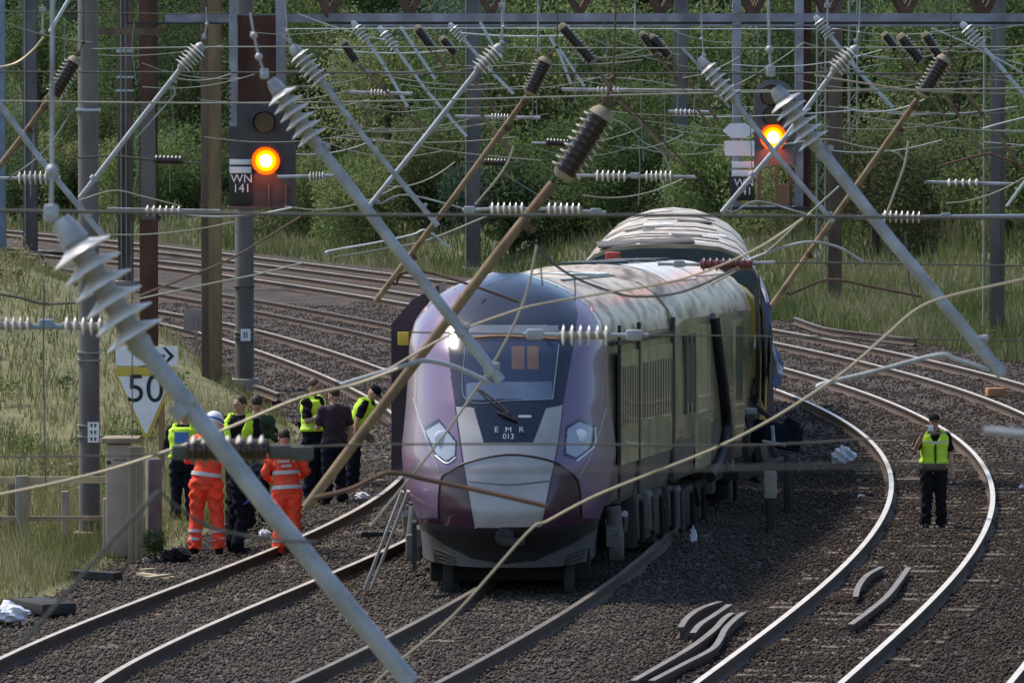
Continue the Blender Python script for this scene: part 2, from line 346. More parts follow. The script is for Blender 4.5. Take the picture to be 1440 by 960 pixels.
def bed_fx(u, y):
    a = cx('A', y) - 2.6 - .35 * math.sin(y * .7) - .2 * math.sin(y * 1.9); a = max(a, -70); b = cx('C', y) + 3.6 + .3 * math.sin(y * .6)
    x = float(a + (b - a) * u); return (x, y, bed_z(x, y))
grid(bed_fx, np.linspace(0, 1, 90), ys, 'ballast_bed', ballast_mat(), cols=ballast_col)
M['earth'] = earth_mat('earth_grass', (.09, .095, .04), (.18, .165, .078), 1.6)
M['bank'] = earth_mat('bank_grass', (.05, .066, .026), (.10, .11, .05), .9)
ground = MB(); ground.add([(-2500, -500, -.35), (2500, -500, -.35), (2500, 4000, -.35), (-2500, 4000, -.35)], [(0, 1, 2, 3)]); ground.build('ground', M['earth'])['kind'] = 'structure'
def verge_z(x, y, e):
    k = min(1, max(0, (y - 106) / 22)); k = k * k * (3 - 2 * k)                # the verge turns into a low bank where the tracks come round
    return -.1 + .12 * min(1, e / .6) + .05 * math.sin(x * 1.3 + y * .5) + .03 * e * (1 - k) + k * 2.9 * (1 - math.exp(-max(0, e - .3) * .36))
def verge_fx(u, y):
    e = 45 * u ** 2.2; x = float(max(cx('A', y) - 2.5, -66)) - e; return (x, y, verge_z(x, y, e))
grid(verge_fx, np.linspace(0, 1, 40), np.concatenate([np.arange(56, 130, .8), np.arange(130, 336, 2)]), 'grass_verge', M['earth'])
def hill_h(o): return -.12 + .05 * min(o, 3) + (.30 * (o - 2.5) - .25 * (1 - math.exp(-(o - 2.5) / 2)) if o > 2.5 else 0)
def hill_pt(y, o):
    """o metres outside the far track's ballast, along the curve's normal"""
    sl = float(cslope('C', y)); L = math.hypot(1, sl); x = float(cx('C', y)); o2 = o + 3.2
    h = hill_h(o); h = h if h < 14 else 14 + (h - 14) * .05
    return (x + o2 / L, y - o2 * sl / L, h + .25 * math.sin(x * .35 + o * .6) * min(1, o / 5))
grid(lambda o, y: hill_pt(y, o), np.concatenate([np.linspace(-.6, 12, 22), np.linspace(13, 60, 26), np.linspace(70, 300, 6)]), np.arange(60, 345, 2.0), 'hillside', M['bank'])
# ------------------------------------------------------------------ tracks
def rail_sec(c, n, top=.15):
    """head-web-foot profile; c centre of head, n sideways unit vector"""
    pr = [(-.036, top), (.036, top), (.037, top - .035), (.012, top - .05), (.012, top - .125), (.07, top - .148), (.07, top - .16), (-.07, top - .16), (-.07, top - .148), (-.012, top - .125), (-.012, top - .05), (-.037, top - .035)]
    return [Vector((c[0] + n[0] * a, c[1] + n[1] * a, z)) for a, z in pr]
def rail_mb(pts, top=.15):
    mb = MB(); secs = []
    for i, p in enumerate(pts):
        a, b = pts[max(i - 1, 0)], pts[min(i + 1, len(pts) - 1)]; t = Vector((b[0] - a[0], b[1] - a[1], 0)).normalized(); secs.append(rail_sec(p, (t.y, -t.x), top if len(p) < 3 else p[2]))
    mb.loft(secs, 0, closed=True)
    for i in range(len(pts) - 1): mb.m[i * 12] = 1
    return mb
TL = dict(A='leftmost track, running past the people in orange', T='track that runs out from under the derailed train', B='curving track the lone officer stands between the rails of', C='farthest track, next to the grassy bank on the right')
for k in 'ATBC':
    t = thing('railway_track', (float(cx(k, 80)), 80, 0), TL[k], 'railway track', 'railway tracks')
    Yr = np.concatenate([np.arange(58, 130, 1.0), np.arange(130, YMAX[k] + 18, 2.0)])
    for sgn in (-1, 1):
        pts = []
        for y in Yr:
            sl = float(cslope(k, y)); L = math.hypot(1, sl); x = float(cx(k, y)); pts.append((x + sgn * .7525 / L, y - sgn * .7525 * sl / L))
        rail_mb(pts).build('rail', [M['rail_side'], M[dict(A='rail_dull', T='rail_brown').get(k, 'rail_head')]], t, angle=30)
    y = 62.0; n = 0
    while y < 110 and n < 72:
        sl = float(cslope(k, y)); ang = math.atan2(1, sl) - math.pi / 2
        b = MB(); b.box((float(cx(k, y)), y, -.075 + .006 * (n % 3) + (.012 if k == 'B' else 0)), (2.5, .25, .12), -ang * 0 - math.atan(sl), bev=.012); b.build('sleeper', M['sleeper'], t)
        y += .68; n += 1
# loose ballast stones: one uncountable mass
STONE = attr_mat('stone', .9, 1)
def stones(n, ya, yb):
    y = ya + (yb - ya) * rng.random(n); half = 8.4 * y / 100 * .98
    x = (rng.random(n) * 2 - 1) * half
    ok = (x > cx('A', y) - 2.9) & (x < cx('C', y) + 3.6)
    for q in 'ATBC': ok &= np.abs(np.abs(x - cx(q, y)) - .7525) > .09
    x, y = x[ok], y[ok]; n = len(x); r = .015 + .020 * rng.random(n) ** 2.2
    o = np.array([[1, 0, 0], [-1, 0, 0], [0, 1, 0], [0, -1, 0], [0, 0, 1], [0, 0, -1.]])
    jit = 1 + .45 * (rng.random((n, 6, 3)) - .5); a = rng.random(n) * 6.28; ca, sa = np.cos(a), np.sin(a)
    V = o[None] * jit + .25 * (rng.random((n, 6, 3)) - .5); X = V[:, :, 0] * ca[:, None] - V[:, :, 1] * sa[:, None]; Y2 = V[:, :, 0] * sa[:, None] + V[:, :, 1] * ca[:, None]
    Z = V[:, :, 2] * .8; dm = np.min([np.abs(x - cx(q, y)) for q in 'ATBC'], 0)
    z0 = .015 * np.sin(x * 3.1 + y * 1.3) + .012 * np.sin(x * 5.3 - y * 2.1) - .06 * np.clip((dm - 1.15) / .5, 0, 1) + .008 + .02 * rng.random(n)
    V = np.stack([X * r[:, None] + x[:, None], Y2 * r[:, None] + y[:, None], Z * r[:, None] + z0[:, None]], -1).reshape(-1, 3)
    f = np.array([[0, 2, 4], [2, 1, 4], [1, 3, 4], [3, 0, 4], [2, 0, 5], [1, 2, 5], [3, 1, 5], [0, 3, 5]])
    Fq = (f[None] + 6 * np.arange(n)[:, None, None]).reshape(-1, 3)
    c = ballast_col(np.stack([x, y, y], 1)) * (.58 + .9 * rng.random((n, 1)) ** 1.3) * (1 + .12 * (rng.random((n, 3)) - .5))
    return V, Fq, np.repeat(c, 8, 0)
va, fa, ca_ = stones(125000, 66, 104); vb, fb, cb_ = stones(95000, 104, 165); cb_ = cb_ * 1.25
o = raw_mesh('loose_ballast', np.concatenate([va, vb]), np.concatenate([fa, fb + len(va)]), STONE, np.concatenate([ca_, cb_])); tag(o, 'loose grey and rust brown ballast stones between the rails', 'ballast', kind='stuff')
# ------------------------------------------------------------------ grass
LEAF = attr_mat('leaf', .8, 1, .45); BLADE = attr_mat('blade', .75, 1, .3)
def blades(x, y, z, h, wd, pal, lean=.35):
    n = len(x); a = rng.random(n) * 6.28; lx = (rng.random(n) - .5) * 2 * lean * h; ly = (rng.random(n) - .5) * 2 * lean * h
    dx, dy = np.cos(a) * wd, np.sin(a) * wd * .4
    p0 = np.stack([x - dx, y - dy, z], 1); p1 = np.stack([x + dx, y + dy, z], 1)
    m0 = np.stack([x - dx * .7 + lx * .35, y + ly * .35, z + h * .55], 1); m1 = np.stack([x + dx * .7 + lx * .35, y + ly * .35, z + h * .55], 1)
    t0 = np.stack([x + lx - dx * .15, y + ly, z + h], 1); t1 = np.stack([x + lx + dx * .15, y + ly, z + h], 1)
    V = np.stack([p0, p1, m0, m1, t0, t1], 1).reshape(-1, 3)
    f = np.array([[0, 1, 3, 2], [2, 3, 5, 4]]); Fq = (f[None] + 6 * np.arange(n)[:, None, None]).reshape(-1, 4)
    pal = np.array(pal); patch = (np.sin(x * 1.1 + 2 * np.sin(y * .23)) * np.sin(y * .31 + x * .4) * .5 + .5)
    idx = np.clip((patch * .6 + rng.random(n) * .55) * len(pal), 0, len(pal) - 1).astype(int)
    c = pal[idx] * (.65 + .7 * rng.random((n, 1))); return V, Fq, np.repeat(c, 2, 0)
def join(parts):
    V = []; Fq = []; cc = []; o = 0
    for v, f, c in parts: V.append(v); Fq.append(f + o); cc.append(c); o += len(v)
    return np.concatenate(V), np.concatenate(Fq), np.concatenate(cc)
def crown(n, R, H, pal, leaf, seed, lumps=9):
    g = np.random.default_rng(seed); lc = (g.random((lumps, 3)) * 2 - 1) * np.array([R * .72, R * .72, H * .36]) + np.array([0, 0, H * .52]); lr = (.28 + .28 * g.random(lumps)) * min(R, H * .6) * 1.15
    which = g.integers(0, lumps, n); d = g.normal(size=(n, 3)); d /= np.linalg.norm(d, axis=1)[:, None]
    rad = (.35 + .7 * g.random(n) ** .55) * (1 + .25 * (g.random(n) - .5))
    p = lc[which] + d * (lr[which] * rad)[:, None]; p[:, 2] = np.maximum(p[:, 2], .08 + .3 * g.random(n))
    nrm = d * .6 + g.normal(size=(n, 3)) * .6; nrm /= np.linalg.norm(nrm, axis=1)[:, None]
    a = np.cross(nrm, g.normal(size=(n, 3))); a /= np.linalg.norm(a, axis=1)[:, None]; b = np.cross(nrm, a); s = leaf * (.55 + .9 * g.random(n))[:, None]
    V = np.stack([p - a * s, p + b * s * .45, p + a * s, p - b * s * .45], 1).reshape(-1, 3); Fq = np.arange(n * 4).reshape(-1, 4)
    pal = np.array(pal); base = pal[g.integers(0, len(pal), lumps)][which]
    c = base * (.66 + .9 * g.random((n, 1)) ** 1.3) * 1.30 + np.array([.010, .008, .004]); return V, Fq, c
PAL_L = [(.11, .13, .045), (.16, .175, .062), (.23, .225, .085), (.30, .275, .125), (.38, .34, .19)]
def left_grass(n, ya, yb, hmin, hmax, wd):
    y = ya + (yb - ya) * rng.random(n); e = 15 * rng.random(n) ** 1.9
    x = np.maximum(cx('A', y) - 2.65 - .3 * rng.random(n), -66) - e
    ok = (x > -12.5 * y / 100) & (rng.random(n) < .30 + .9 * (np.sin(x * 2.1 + 1.7 * np.sin(y * .6)) * np.sin(y * .53 - x) * .5 + .5)); x, y, e = x[ok], y[ok], e[ok]
    z = np.array([verge_z(a, b, c) for a, b, c in zip(x, y, e)]) - .02
    tall = np.clip(.55 + e / 1.6, .55, 1) * (.6 + .6 * (np.sin(x * 2.3 + y * .8) * .5 + .5))
    return blades(x, y, z, (hmin + (hmax - hmin) * rng.random(len(x))) * tall, wd, PAL_L)
v, f, c = join([left_grass(70000, 70, 100, .10, .46, .009), left_grass(5000, 70, 100, .4, .8, .006), left_grass(52000, 100, 150, .12, .42, .014), left_grass(9000, 150, 215, .2, .6, .035)])
wl = []
for i in range(85):
    y_ = 72 + 75 * rng.random() ** 1.3; e_ = .4 + 7 * rng.random(); x_ = float(max(cx('A', y_) - 2.7, -66)) - e_
    if x_ < -8.5 * y_ / 100: continue
    V_, F_, c_ = crown(150, .18 + .2 * rng.random(), .25 + .45 * rng.random(), [[(.05, .08, .025), (.07, .10, .03)], [(.16, .14, .08), (.22, .18, .10)], [(.09, .13, .04), (.12, .15, .05)]][i % 3], .035, 500 + i, 5); wl.append((V_ + np.array([x_, y_, verge_z(x_, y_, e_)]), F_, c_))
v, f, c = join([(v, f, c)] + wl)
tag(raw_mesh('long_grass', v, f, BLADE, c), 'long seeding grass and weeds on the left verge', 'grass', kind='stuff')
PAL_R = [(.07, .10, .03), (.11, .145, .045), (.17, .19, .07), (.24, .235, .10), (.32, .29, .16)]
def right_grass(n, oa, ob, ya, yb, hmin, hmax, wd):
    y = ya + (yb - ya) * rng.random(n); o_ = oa + (ob - oa) * rng.random(n) ** 1.2; p = np.array([hill_pt(a, b) for a, b in zip(y, o_)])
    return blades(p[:, 0], p[:, 1], p[:, 2] - .03, hmin + (hmax - hmin) * rng.random(n) * (.5 + .5 * np.sin(p[:, 0] * 1.5) ** 2), wd, PAL_R)
v, f, c = join([right_grass(9000, .1, 7, 72, 118, .15, .6, .015), right_grass(30000, .1, 12, 118, 165, .15, .75, .017), right_grass(14000, .1, 12, 118, 165, .15, .55, .02), right_grass(16000, .1, 10, 165, 218, .2, .65, .025), right_grass(9000, .1, 14, 218, 320, .3, .9, .05), right_grass(16000, 8, 30, 118, 300, .5, 1.3, .05)])
tag(raw_mesh('bank_grass', v, f, BLADE, c), 'tall wild grass and nettles covering the far bank', 'grass', kind='stuff')
# ------------------------------------------------------------------ bushes and trees on the bank
def trunk_mb(R, H, seed):
    g = random.Random(seed); mb = MB()
    def limb(p, q, r0, r1):
        m = p.lerp(q, .5) + Vector((g.uniform(-.1, .1), g.uniform(-.1, .1), 0)) * (q - p).length; mb.tube(spline([p, m, q], 3), [r0 + (r1 - r0) * i / 6 for i in range(7)], 6)
    top = Vector((g.uniform(-.1, .1) * R, 0, H * .55)); limb(Vector((0, 0, -.25)), top, .05 * R + .03, .03 * R)
    for i in range(6):
        a = i * 1.05 + g.random(); s = Vector((0, 0, H * (.15 + .07 * i))).lerp(top, .3); limb(s, Vector((math.cos(a) * R * .7, math.sin(a) * R * .7, H * (.45 + .4 * g.random()))), .025 * R + .012, .006)
    return mb
DARK = [(.035, .062, .022), (.045, .078, .028), (.06, .095, .034)]; MID = [(.065, .10, .032), (.085, .12, .04), (.10, .135, .05)]
PALE = [(.13, .155, .06), (.16, .175, .075), (.10, .135, .05)]; BLUEG = [(.035, .07, .045), (.045, .085, .055), (.06, .10, .07)]; BRAMB = [(.08, .085, .04), (.05, .075, .025), (.12, .10, .06)]
def bush(px, py_hint, y, o, R, H, pal, leaf, n, label, cat='bush', name='bush'):
    # slide along the curve until the bush stands in picture column px
    best = min(np.arange(118, 330, 1.0), key=lambda q: abs(proj(hill_pt(q, o))[0] - px)); p = hill_pt(float(best), o); p = Vector((p[0], p[1], p[2] - .1))
    t = thing(name, p, label, cat, 'bushes and trees on the far bank')
    sd = abs(int(px * 7 + o * 13)); V, Fq, c = crown(n, R, H, pal, leaf * .46, sd, 12 if R < 2.7 else 15); c = c * random.Random(sd).choice((.68, .8, .9, 1.0, 1.1, 1.2)); raw_mesh('crown', V, Fq, LEAF, c, t)
    tm = trunk_mb(R, H, sd); tm.v = [tuple(Vector(q) + p) for q in tm.v]; tm.build('trunk', M['bark'], t)
BUSHES_OUT = [(-70, 4, 2.4, 3.8, MID, .14, 'green bush beyond the left edge of the picture, nearest one'), (-150, 5, 2.5, 4.0, DARK, .14, 'dark bush well beyond the left edge'), (-90, 13, 3.2, 6, DARK, .2, 'tall dark tree beyond the left edge, nearest one'), (-190, 14, 3.4, 6.5, MID, .2, 'tall green tree well beyond the left edge'), (-60, 23, 3.4, 7, BLUEG, .2, 'blue-green tree high on the bank beyond the left edge'), (-170, 25, 3.6, 7.5, DARK, .2, 'dark tree high on the bank beyond the left edge'), (1530, 10, 2.6, 4, MID, .15, 'green bush beyond the right edge'), (1520, 20, 3.2, 6, DARK, .2, 'dark tree beyond the right edge')]
BUSHES = [  # px column, offset up the bank, radius, height, palette, leaf, label
    (-18, 4, 2.3, 3.6, MID, .14, 'green bush cut by the left edge, low on the bank'), (62, 3, 1.8, 2.6, DARK, .13, 'low dark bush behind the thin distant mast at left'), (118, 3.5, 2.0, 3.0, PALE, .13, 'pale bush behind the tall grey mast, low on the bank'), (205, 3.5, 1.9, 2.8, MID, .13, 'low green bush behind the rust red mast'), (20, 4, 2.0, 3.2, DARK, .13, 'dark green bush at the left edge behind the blue-grey mast'), (85, 5, 2.2, 3.6, MID, .14, 'mid green bush between the two leftmost grey masts'),
    (150, 6, 2.0, 3.4, MID, .13, 'leafy bush just right of the tall grey mast at left'), (245, 5, 2.3, 3.4, DARK, .14, 'dark bush right of the rust red mast'),
    (400, 4, 1.9, 2.6, PALE, .12, 'pale bush behind the rails right of the left signal'), (455, 5, 2.1, 2.9, MID, .13, 'low green bush where the far rails meet the bank'),
    (520, 4, 2.2, 3.0, PALE, .13, 'pale olive bush above the far rails left of the train'), (590, 5, 2.3, 3.6, PALE, .14, 'yellowish bush behind the thin brown tube left of centre'),
    (640, 6, 2.0, 3.4, DARK, .13, 'dark bush left of the grey mast behind the train'), (720, 4, 2.2, 2.7, BLUEG, .13, 'blue-green bush straight above the train nose'),
    (780, 5, 2.3, 3.5, MID, .14, 'green bush behind the wreck to the left of the curved roof'), (860, 6, 2.2, 3.2, DARK, .13, 'dark bush directly behind the curved coach roof'),
    (930, 9, 2.4, 3.6, MID, .15, 'green bush above the curved coach roof'), (1000, 7, 2.0, 3.0, MID, .13, 'bush under the white plates of the right signal'),
    (1110, 8, 2.2, 3.0, PALE, .13, 'pale bush under the right signal lamp'), (1230, 7, 2.6, 3.6, BRAMB, .13, 'brownish bramble right of the lattice mast'),
    (1300, 9, 2.4, 3.2, PALE, .13, 'pale bramble beside the rusty diagonal tube at right'), (1430, 9, 2.3, 3.0, MID, .13, 'green bush at the right edge beyond the grey mast'),
    (50, 12, 2.8, 5, MID, .17, 'taller tree behind the leftmost masts'), (190, 13, 2.8, 5.2, DARK, .17, 'tall dark tree behind the rust red mast'),
    (290, 12, 2.7, 4.8, DARK, .17, 'tall dark tree behind the tan mast'), (430, 11, 2.9, 4.8, DARK, .17, 'dark tree to the right of the left signal'),
    (540, 12, 2.8, 4.6, PALE, .16, 'pale tree behind the crossing grey tubes'), (625, 14, 2.6, 4.6, BLUEG, .16, 'blue-green tree just left of the middle mast'),
    (705, 11, 2.9, 4.8, DARK, .17, 'dark tree just right of the middle mast'), (800, 13, 2.8, 5, PALE, .16, 'pale tree behind the big brown insulator'),
    (880, 12, 2.8, 4.4, DARK, .17, 'dark tree above the coach roof, left of the thin mast'), (975, 14, 2.6, 4.8, MID, .16, 'mid green tree left of the right signal'),
    (1090, 14, 2.8, 4.8, DARK, .17, 'dark tree behind the right signal head'), (1215, 15, 2.7, 4.4, DARK, .16, 'dark tree right of the lattice mast, upper bank'),
    (1300, 17, 2.8, 4.4, BLUEG, .16, 'blue-green tree on the upper bank at right'), (1365, 15, 2.7, 4.2, MID, .16, 'green tree just left of the right-hand mast'), (1440, 17, 2.8, 4.6, DARK, .16, 'dark tree at the upper right corner'),
    (30, 21, 3.2, 6, DARK, .2, 'dark tree crown at the top left corner'), (130, 22, 3.2, 6, BLUEG, .2, 'blue-green crown at the top behind the tall grey mast'), (235, 21, 3.3, 6, MID, .2, 'mid green crown at the top right of the rust red mast'),
    (350, 22, 3.2, 6, DARK, .2, 'dark crown at the top behind the left signal frame'), (470, 21, 3.3, 6, MID, .2, 'green crown at the top under the first brown braces'), (580, 23, 3.2, 6, DARK, .2, 'dark crown at the top left of the middle mast'),
    (690, 22, 3.3, 6, BLUEG, .2, 'blue-green crown at the top right of the middle mast'), (800, 23, 3.2, 6, MID, .2, 'green crown at the top near the middle braces'), (910, 22, 3.3, 6, MID, .2, 'bright green crown at the top left of the right signal'),
    (1010, 24, 3.2, 6, DARK, .2, 'dark crown at the top just left of the right signal'), (1180, 23, 3.3, 6, MID, .2, 'green crown at the top behind the lattice mast'),
    (1270, 25, 3.3, 6, PALE, .2, 'pale green crown at the top under the right braces'), (1400, 24, 3.3, 6, PALE, .2, 'pale green crown at the top behind the right-hand mast')]
for px, o_, R, H, pal, leaf, lab in BUSHES + BUSHES_OUT:
    bush(px, 0, 0, o_, R, H, pal, leaf, 12500 if o_ < 10 else 11500, lab, 'tree' if o_ > 10 else 'bush', 'tree' if o_ > 10 else 'bush')
# ------------------------------------------------------------------ masts
def mast(px, w_px, base_py, m, label, top_py=-40, kind='box', extra=None):
    b = G(px, base_py, -.05); d = b.y / math.cos(TH) if False else (CAMH) * F / (base_py - 42); s = F / d; wd = w_px / s
    t = thing('mast', b, label, 'mast', 'overhead line masts'); H = 7 - (top_py - 42) / s + .1
    mb = MB()
    if kind == 'box':                                   # broad-flange column: two flanges and a web, seen flange-on
        for q in (-1, 1): mb.box(b + Vector((0, q * wd * .42, H / 2)), (wd, .02, H), bev=.004)
        mb.box(b + Vector((0, 0, H / 2)), (.016, wd * .8, H))
    elif kind == 'round':
        mb.lathe(b, b + Vector((0, 0, H)), [(0, wd * .5), (H * .5, wd * .49), (H, wd * .47)], 18)
    mb.build('column', m, t)
    fb = MB(); fb.box(b + Vector((0, 0, .08)), (wd * 1.5, wd * 1.5, .26), bev=.02); fb.build('foundation', M['concrete'], t)
    def z_at(py): return 7 - (py - 42) / s
    y0 = b.y - (wd * .44 if kind == 'box' else wd * .5) - .012
    for e in (extra or []):
        if e[0] == 'band':
            q = MB(); q.box((b.x, b.y, z_at(e[1])), (wd * 1.12, wd * 1.0, e[2] / s), bev=.004); q.build('band', M[e[3]], t)
        elif e[0] == 'plate':
            x = (e[1] - 720) / s; z = z_at(e[2]); q = MB(); q.box((x, y0 - .012, z), (e[3] / s, .006, e[4] / s)); pl = q.build('number_plate', M['white'], t)
            q = MB()
            for r_ in range(e[5]):
                zz = z + (e[4] / s) * (.5 - (r_ + .5) / e[5])
                for k in (-1, 1): q.box((x + k * .024, y0 - .018, zz), (.02, .003, e[4] / s / e[5] * .52)); q.box((x + k * .024 + .014 * k, y0 - .018, zz + .012), (.02, .0034, .01))
            q.build('numerals', M['ink'], pl)
        elif e[0] == 'conduit':
            x = (e[1] - 720) / s; q = MB(); q.tube([(x, y0 - .02, .1), (x, y0 - .02, H)], e[2] / s / 2, 8); q.build('conduit', M['pale_wire'], t)
        elif e[0] == 'patch':
            q = MB(); q.box((b.x + e[4] / s, y0 + .002, (z_at(e[1]) + z_at(e[2])) / 2), (e[5] / s, .01, abs(z_at(e[1]) - z_at(e[2])))); q.build('cover_strip', M[e[3]], t)
    return t
mast(2, 13, 366, M['mast_blue'], 'blue-grey mast cut by the left edge of the picture')
mast(43, 20, 362, M['mast_grey'], 'distant grey mast near the left edge with a thin ladder line', extra=[('conduit', 31, 2)])
mast(126, 30, 768, M['mast_grey'], 'broad grey mast with a white number plate beside the timber fence', kind='round', extra=[('band', 155, 4, 'galv_far'), ('band', 498, 3, 'pale_wire'), ('band', 509, 3, 'pale_wire'), ('plate', 128, 610, 16, 29, 3), ('band', 601, 2, 'pale_wire'), ('band', 617, 2, 'pale_wire')])
mast(177, 21, 405, M['mast_brown'], 'distant mast with three pale bands between the grey and rust red masts', extra=[('conduit', 167, 2), ('conduit', 174, 2), ('band', 72, 5, 'galv_far'), ('band', 109, 3, 'galv_far'), ('band', 128, 3, 'galv_far')])
mast(210, 25, 625, M['mast_rust'], 'dark rust red mast behind the speed sign', extra=[('band', 45, 11, 'mast_brown'), ('patch', 145, 310, 'mast_grey', 0, 21)])
mast(298, 28, 582, M['mast_tan'], 'tan and brown weathered mast left of the left signal', extra=[('patch', -30, 560, 'mast_brown', -9, 9)])
mast(344, 27, 547, M['mast_grey'], 'grey round mast below the left signal with a small white plate', kind='round', extra=[('band', 470, 2, 'pale_wire'), ('band', 477, 2, 'pale_wire'), ('plate', 343, 473, 14, 17, 1), ('band', 405, 2, 'mast_brown')])
mast(666, 20, 386, M['mast_grey'], 'grey mast standing behind the train, left of the nose top', extra=[('conduit', 655, 2)])
mast(957, 20, 378, M['mast_grey'], 'far grey mast rising behind the curved coach roof')
mast(1174, 19, 437, M['mast_brown'], 'brown mast to the right of the right signal')
mast(1402, 20, 476, M['mast_grey'], 'grey mast with a pale conduit near the right edge', extra=[('conduit', 1388, 4), ('patch', 100, 400, 'mast_brown', 6, 5)])
# lattice mast: two thin legs and zigzag lacing
for (xa, xb, by, top, lab) in ((1152, 1164, 420, -40, 'slim pale lattice mast just right of the right signal'), (1197, 1209, 400, -40, 'thin pale lattice mast standing behind the brown mast')):
    b = G((xa + xb) / 2, by, -.05); s = (by - 42) / 7; t = thing('lattice_mast', b, lab, 'mast', 'lattice masts'); H = 7 - (top - 42) / s
    q = MB()
    for x in (xa, xb): q.tube([((x - 720) / s, b.y, 0), ((x - 720) / s, b.y, H)], 1.6 / s, 6)
    q.build('legs', M['pale_wire'], t); q = MB(); n = 26
    for i in range(n):
        za, zb = H * i / n, H * (i + 1) / n; x0, x1 = ((xa if i % 2 else xb) - 720) / s, ((xb if i % 2 else xa) - 720) / s; q.tube([(x0, b.y, za), (x1, b.y, zb)], .6 / s, 5)
    q.build('lacing', M['pale_wire'], t)
# ------------------------------------------------------------------ gantry (truss beam over the tracks) with two signals hung from it
DG = 100.0; sg = F / DG
def PG(px, py, dy=0): p = P(px, py, DG); return Vector((p.x, p.y + dy, p.z))
gt = thing('signal_gantry', PG(900, 30), 'long steel gantry with zigzag brown bracing across the top of the picture', 'gantry')
q = MB()
for dy in (0, 1.1):
    q.beam(PG(462, 25, dy), PG(1560, 25, dy), .12, .13); q.beam(PG(462, 36, dy), PG(1560, 36, dy), .16, .03)
q.build('bottom_chord', M['beam'], gt)
q = MB(); q.beam(PG(462, 32.6), PG(1560, 32.6), .08, .04); q.build('chord_web', M['black'], gt)
q = MB()
for dy in (0, 1.1): q.beam(PG(462, -88, dy), PG(1560, -88, dy), .14, .14)
q.build('top_chord', M['beam'], gt)
xs_ = [462, 575, 690, 815, 930, 1060, 1165, 1275, 1385, 1500]
for dy in (0, 1.1):
    for i, x in enumerate(xs_):
        for sx in (-1, 1):
            q = MB(); q.beam(PG(x, 22, dy), PG(x + sx * 52, -84, dy), .10, .10); q.build('brace', M['dark_rust'], gt)
for x in (462, 690, 1040, 1124, 1400):
    q = MB(); q.beam(PG(x, 26, .05), PG(x, 26, 1.05), .1, .08); q.build('cross_tie', M['beam'], gt)
q = MB()                                               # the two legs: one behind the timber fence line, one out to the right
for x in (1555,): q.beam(Vector((PG(x, 0).x, DG + .5, -.1)), PG(x, -88, .5), .3, .3)
q.build('leg', M['mast_brown'], gt)
st = thing('signal_bracket', PG(215, 45), 'pair of short brown and grey beams carrying the left signal frame between masts', 'bracket beam')
q = MB(); q.beam(PG(110, 44, .2), PG(232, 44, .2), .10, .10); q.build('brown_beam', M['mast_brown'], st)
q = MB(); q.beam(PG(232, 26, .2), PG(460, 26, .2), .12, .13); q.build('grey_beam', M['beam'], st)
q = MB(); q.beam(PG(178, 33, .05), PG(318, 33, .05), .05, .03); q.tube([PG(178, 33, .0), PG(178, -30, .0)], .025, 8); q.build('handrail', M['black'], st)
# left signal
def signal(cx_, top, bot, wl, wr, board_m, lamps, label, hood_r, round_top=False):
    t = thing('signal', PG(cx_, (top + bot) / 2), label, 'railway signal', 'colour light signals')
    q = MB(); poly = []
    if round_top:
        for i in range(13):
            a = math.pi * i / 12; poly.append(PG((wl + wr) / 2 - math.cos(a) * (wr - wl) / 2, top + 22 - math.sin(a) * 22))
        poly += [PG(wr, bot), PG(wl, bot)]
    else:
        poly = [PG(wl + 3, top), PG(wr - 4, top), PG(wr, top + 5), PG(wr, bot), PG(wl, bot), PG(wl, top + 4)]
    q.prism(poly, .05); q.build('backboard', board_m, t)
    q = MB(); q.box(PG(cx_, (top + bot) / 2 + 6, .22), ((wr - wl) * .6 / sg, .32, (bot - top) * .82 / sg), bev=.02); q.build('case', M['housing'], t)
    for (lx, ly, lit) in lamps:
        c = PG(lx, ly, -.02); r = hood_r / sg * (1.26 if lit else 1)
        q = MB(); n = 20; secs = []
        for y in (0, -.30):                            # hood: open-bottomed sleeve, longer on top
            secs.append([c + Vector((math.cos(a) * r * (1 + .02 * (y < 0)), y * (.55 + .45 * max(0, math.sin(a))) , math.sin(a) * r)) for a in np.linspace(-.9, math.pi + .9, n)])
        q.loft(secs, caps=False); h = q.build('hood', M['black'], t)
        mod = h.modifiers.new('thick', 'SOLIDIFY'); mod.thickness = .008
        q = MB()
        q.tube_prof(c + Vector((0, .02, 0)), Vector((0, -1, 0)), [(0, r * 1.0), (.02, r * .98), (.05, r * .88)], 24, 0)
        if lit:
            q.build('lens_ring', M['lamp_rim'], t)
            q = MB(); q.tube_prof(c + Vector((0, -.036, 0)), Vector((0, -1, 0)), [(0, r * .74), (.035, r * .70), (.06, r * .55)], 24, 0); q.build('lens_glow', M['lamp_mid'], t)
            q = MB(); q.tube_prof(c + Vector((0, -.09, 0)), Vector((0, -1, 0)), [(0, r * .46), (.02, r * .40), (.035, r * .26), (.04, .001)], 24, 0); q.build('lit_lens', M['lamp_core'], t)
            L = bpy.data.lights.new('signal_lamp', 'POINT'); L.energy = 9; L.color = (1, .12, .0); L.shadow_soft_size = .1
            lo = bpy.data.objects.new('signal_lamp', L); C.objects.link(lo); lo.location = c + Vector((0, -.20, -.02))
        else: q.build('lens', M['lens_dark'], t)
    return t
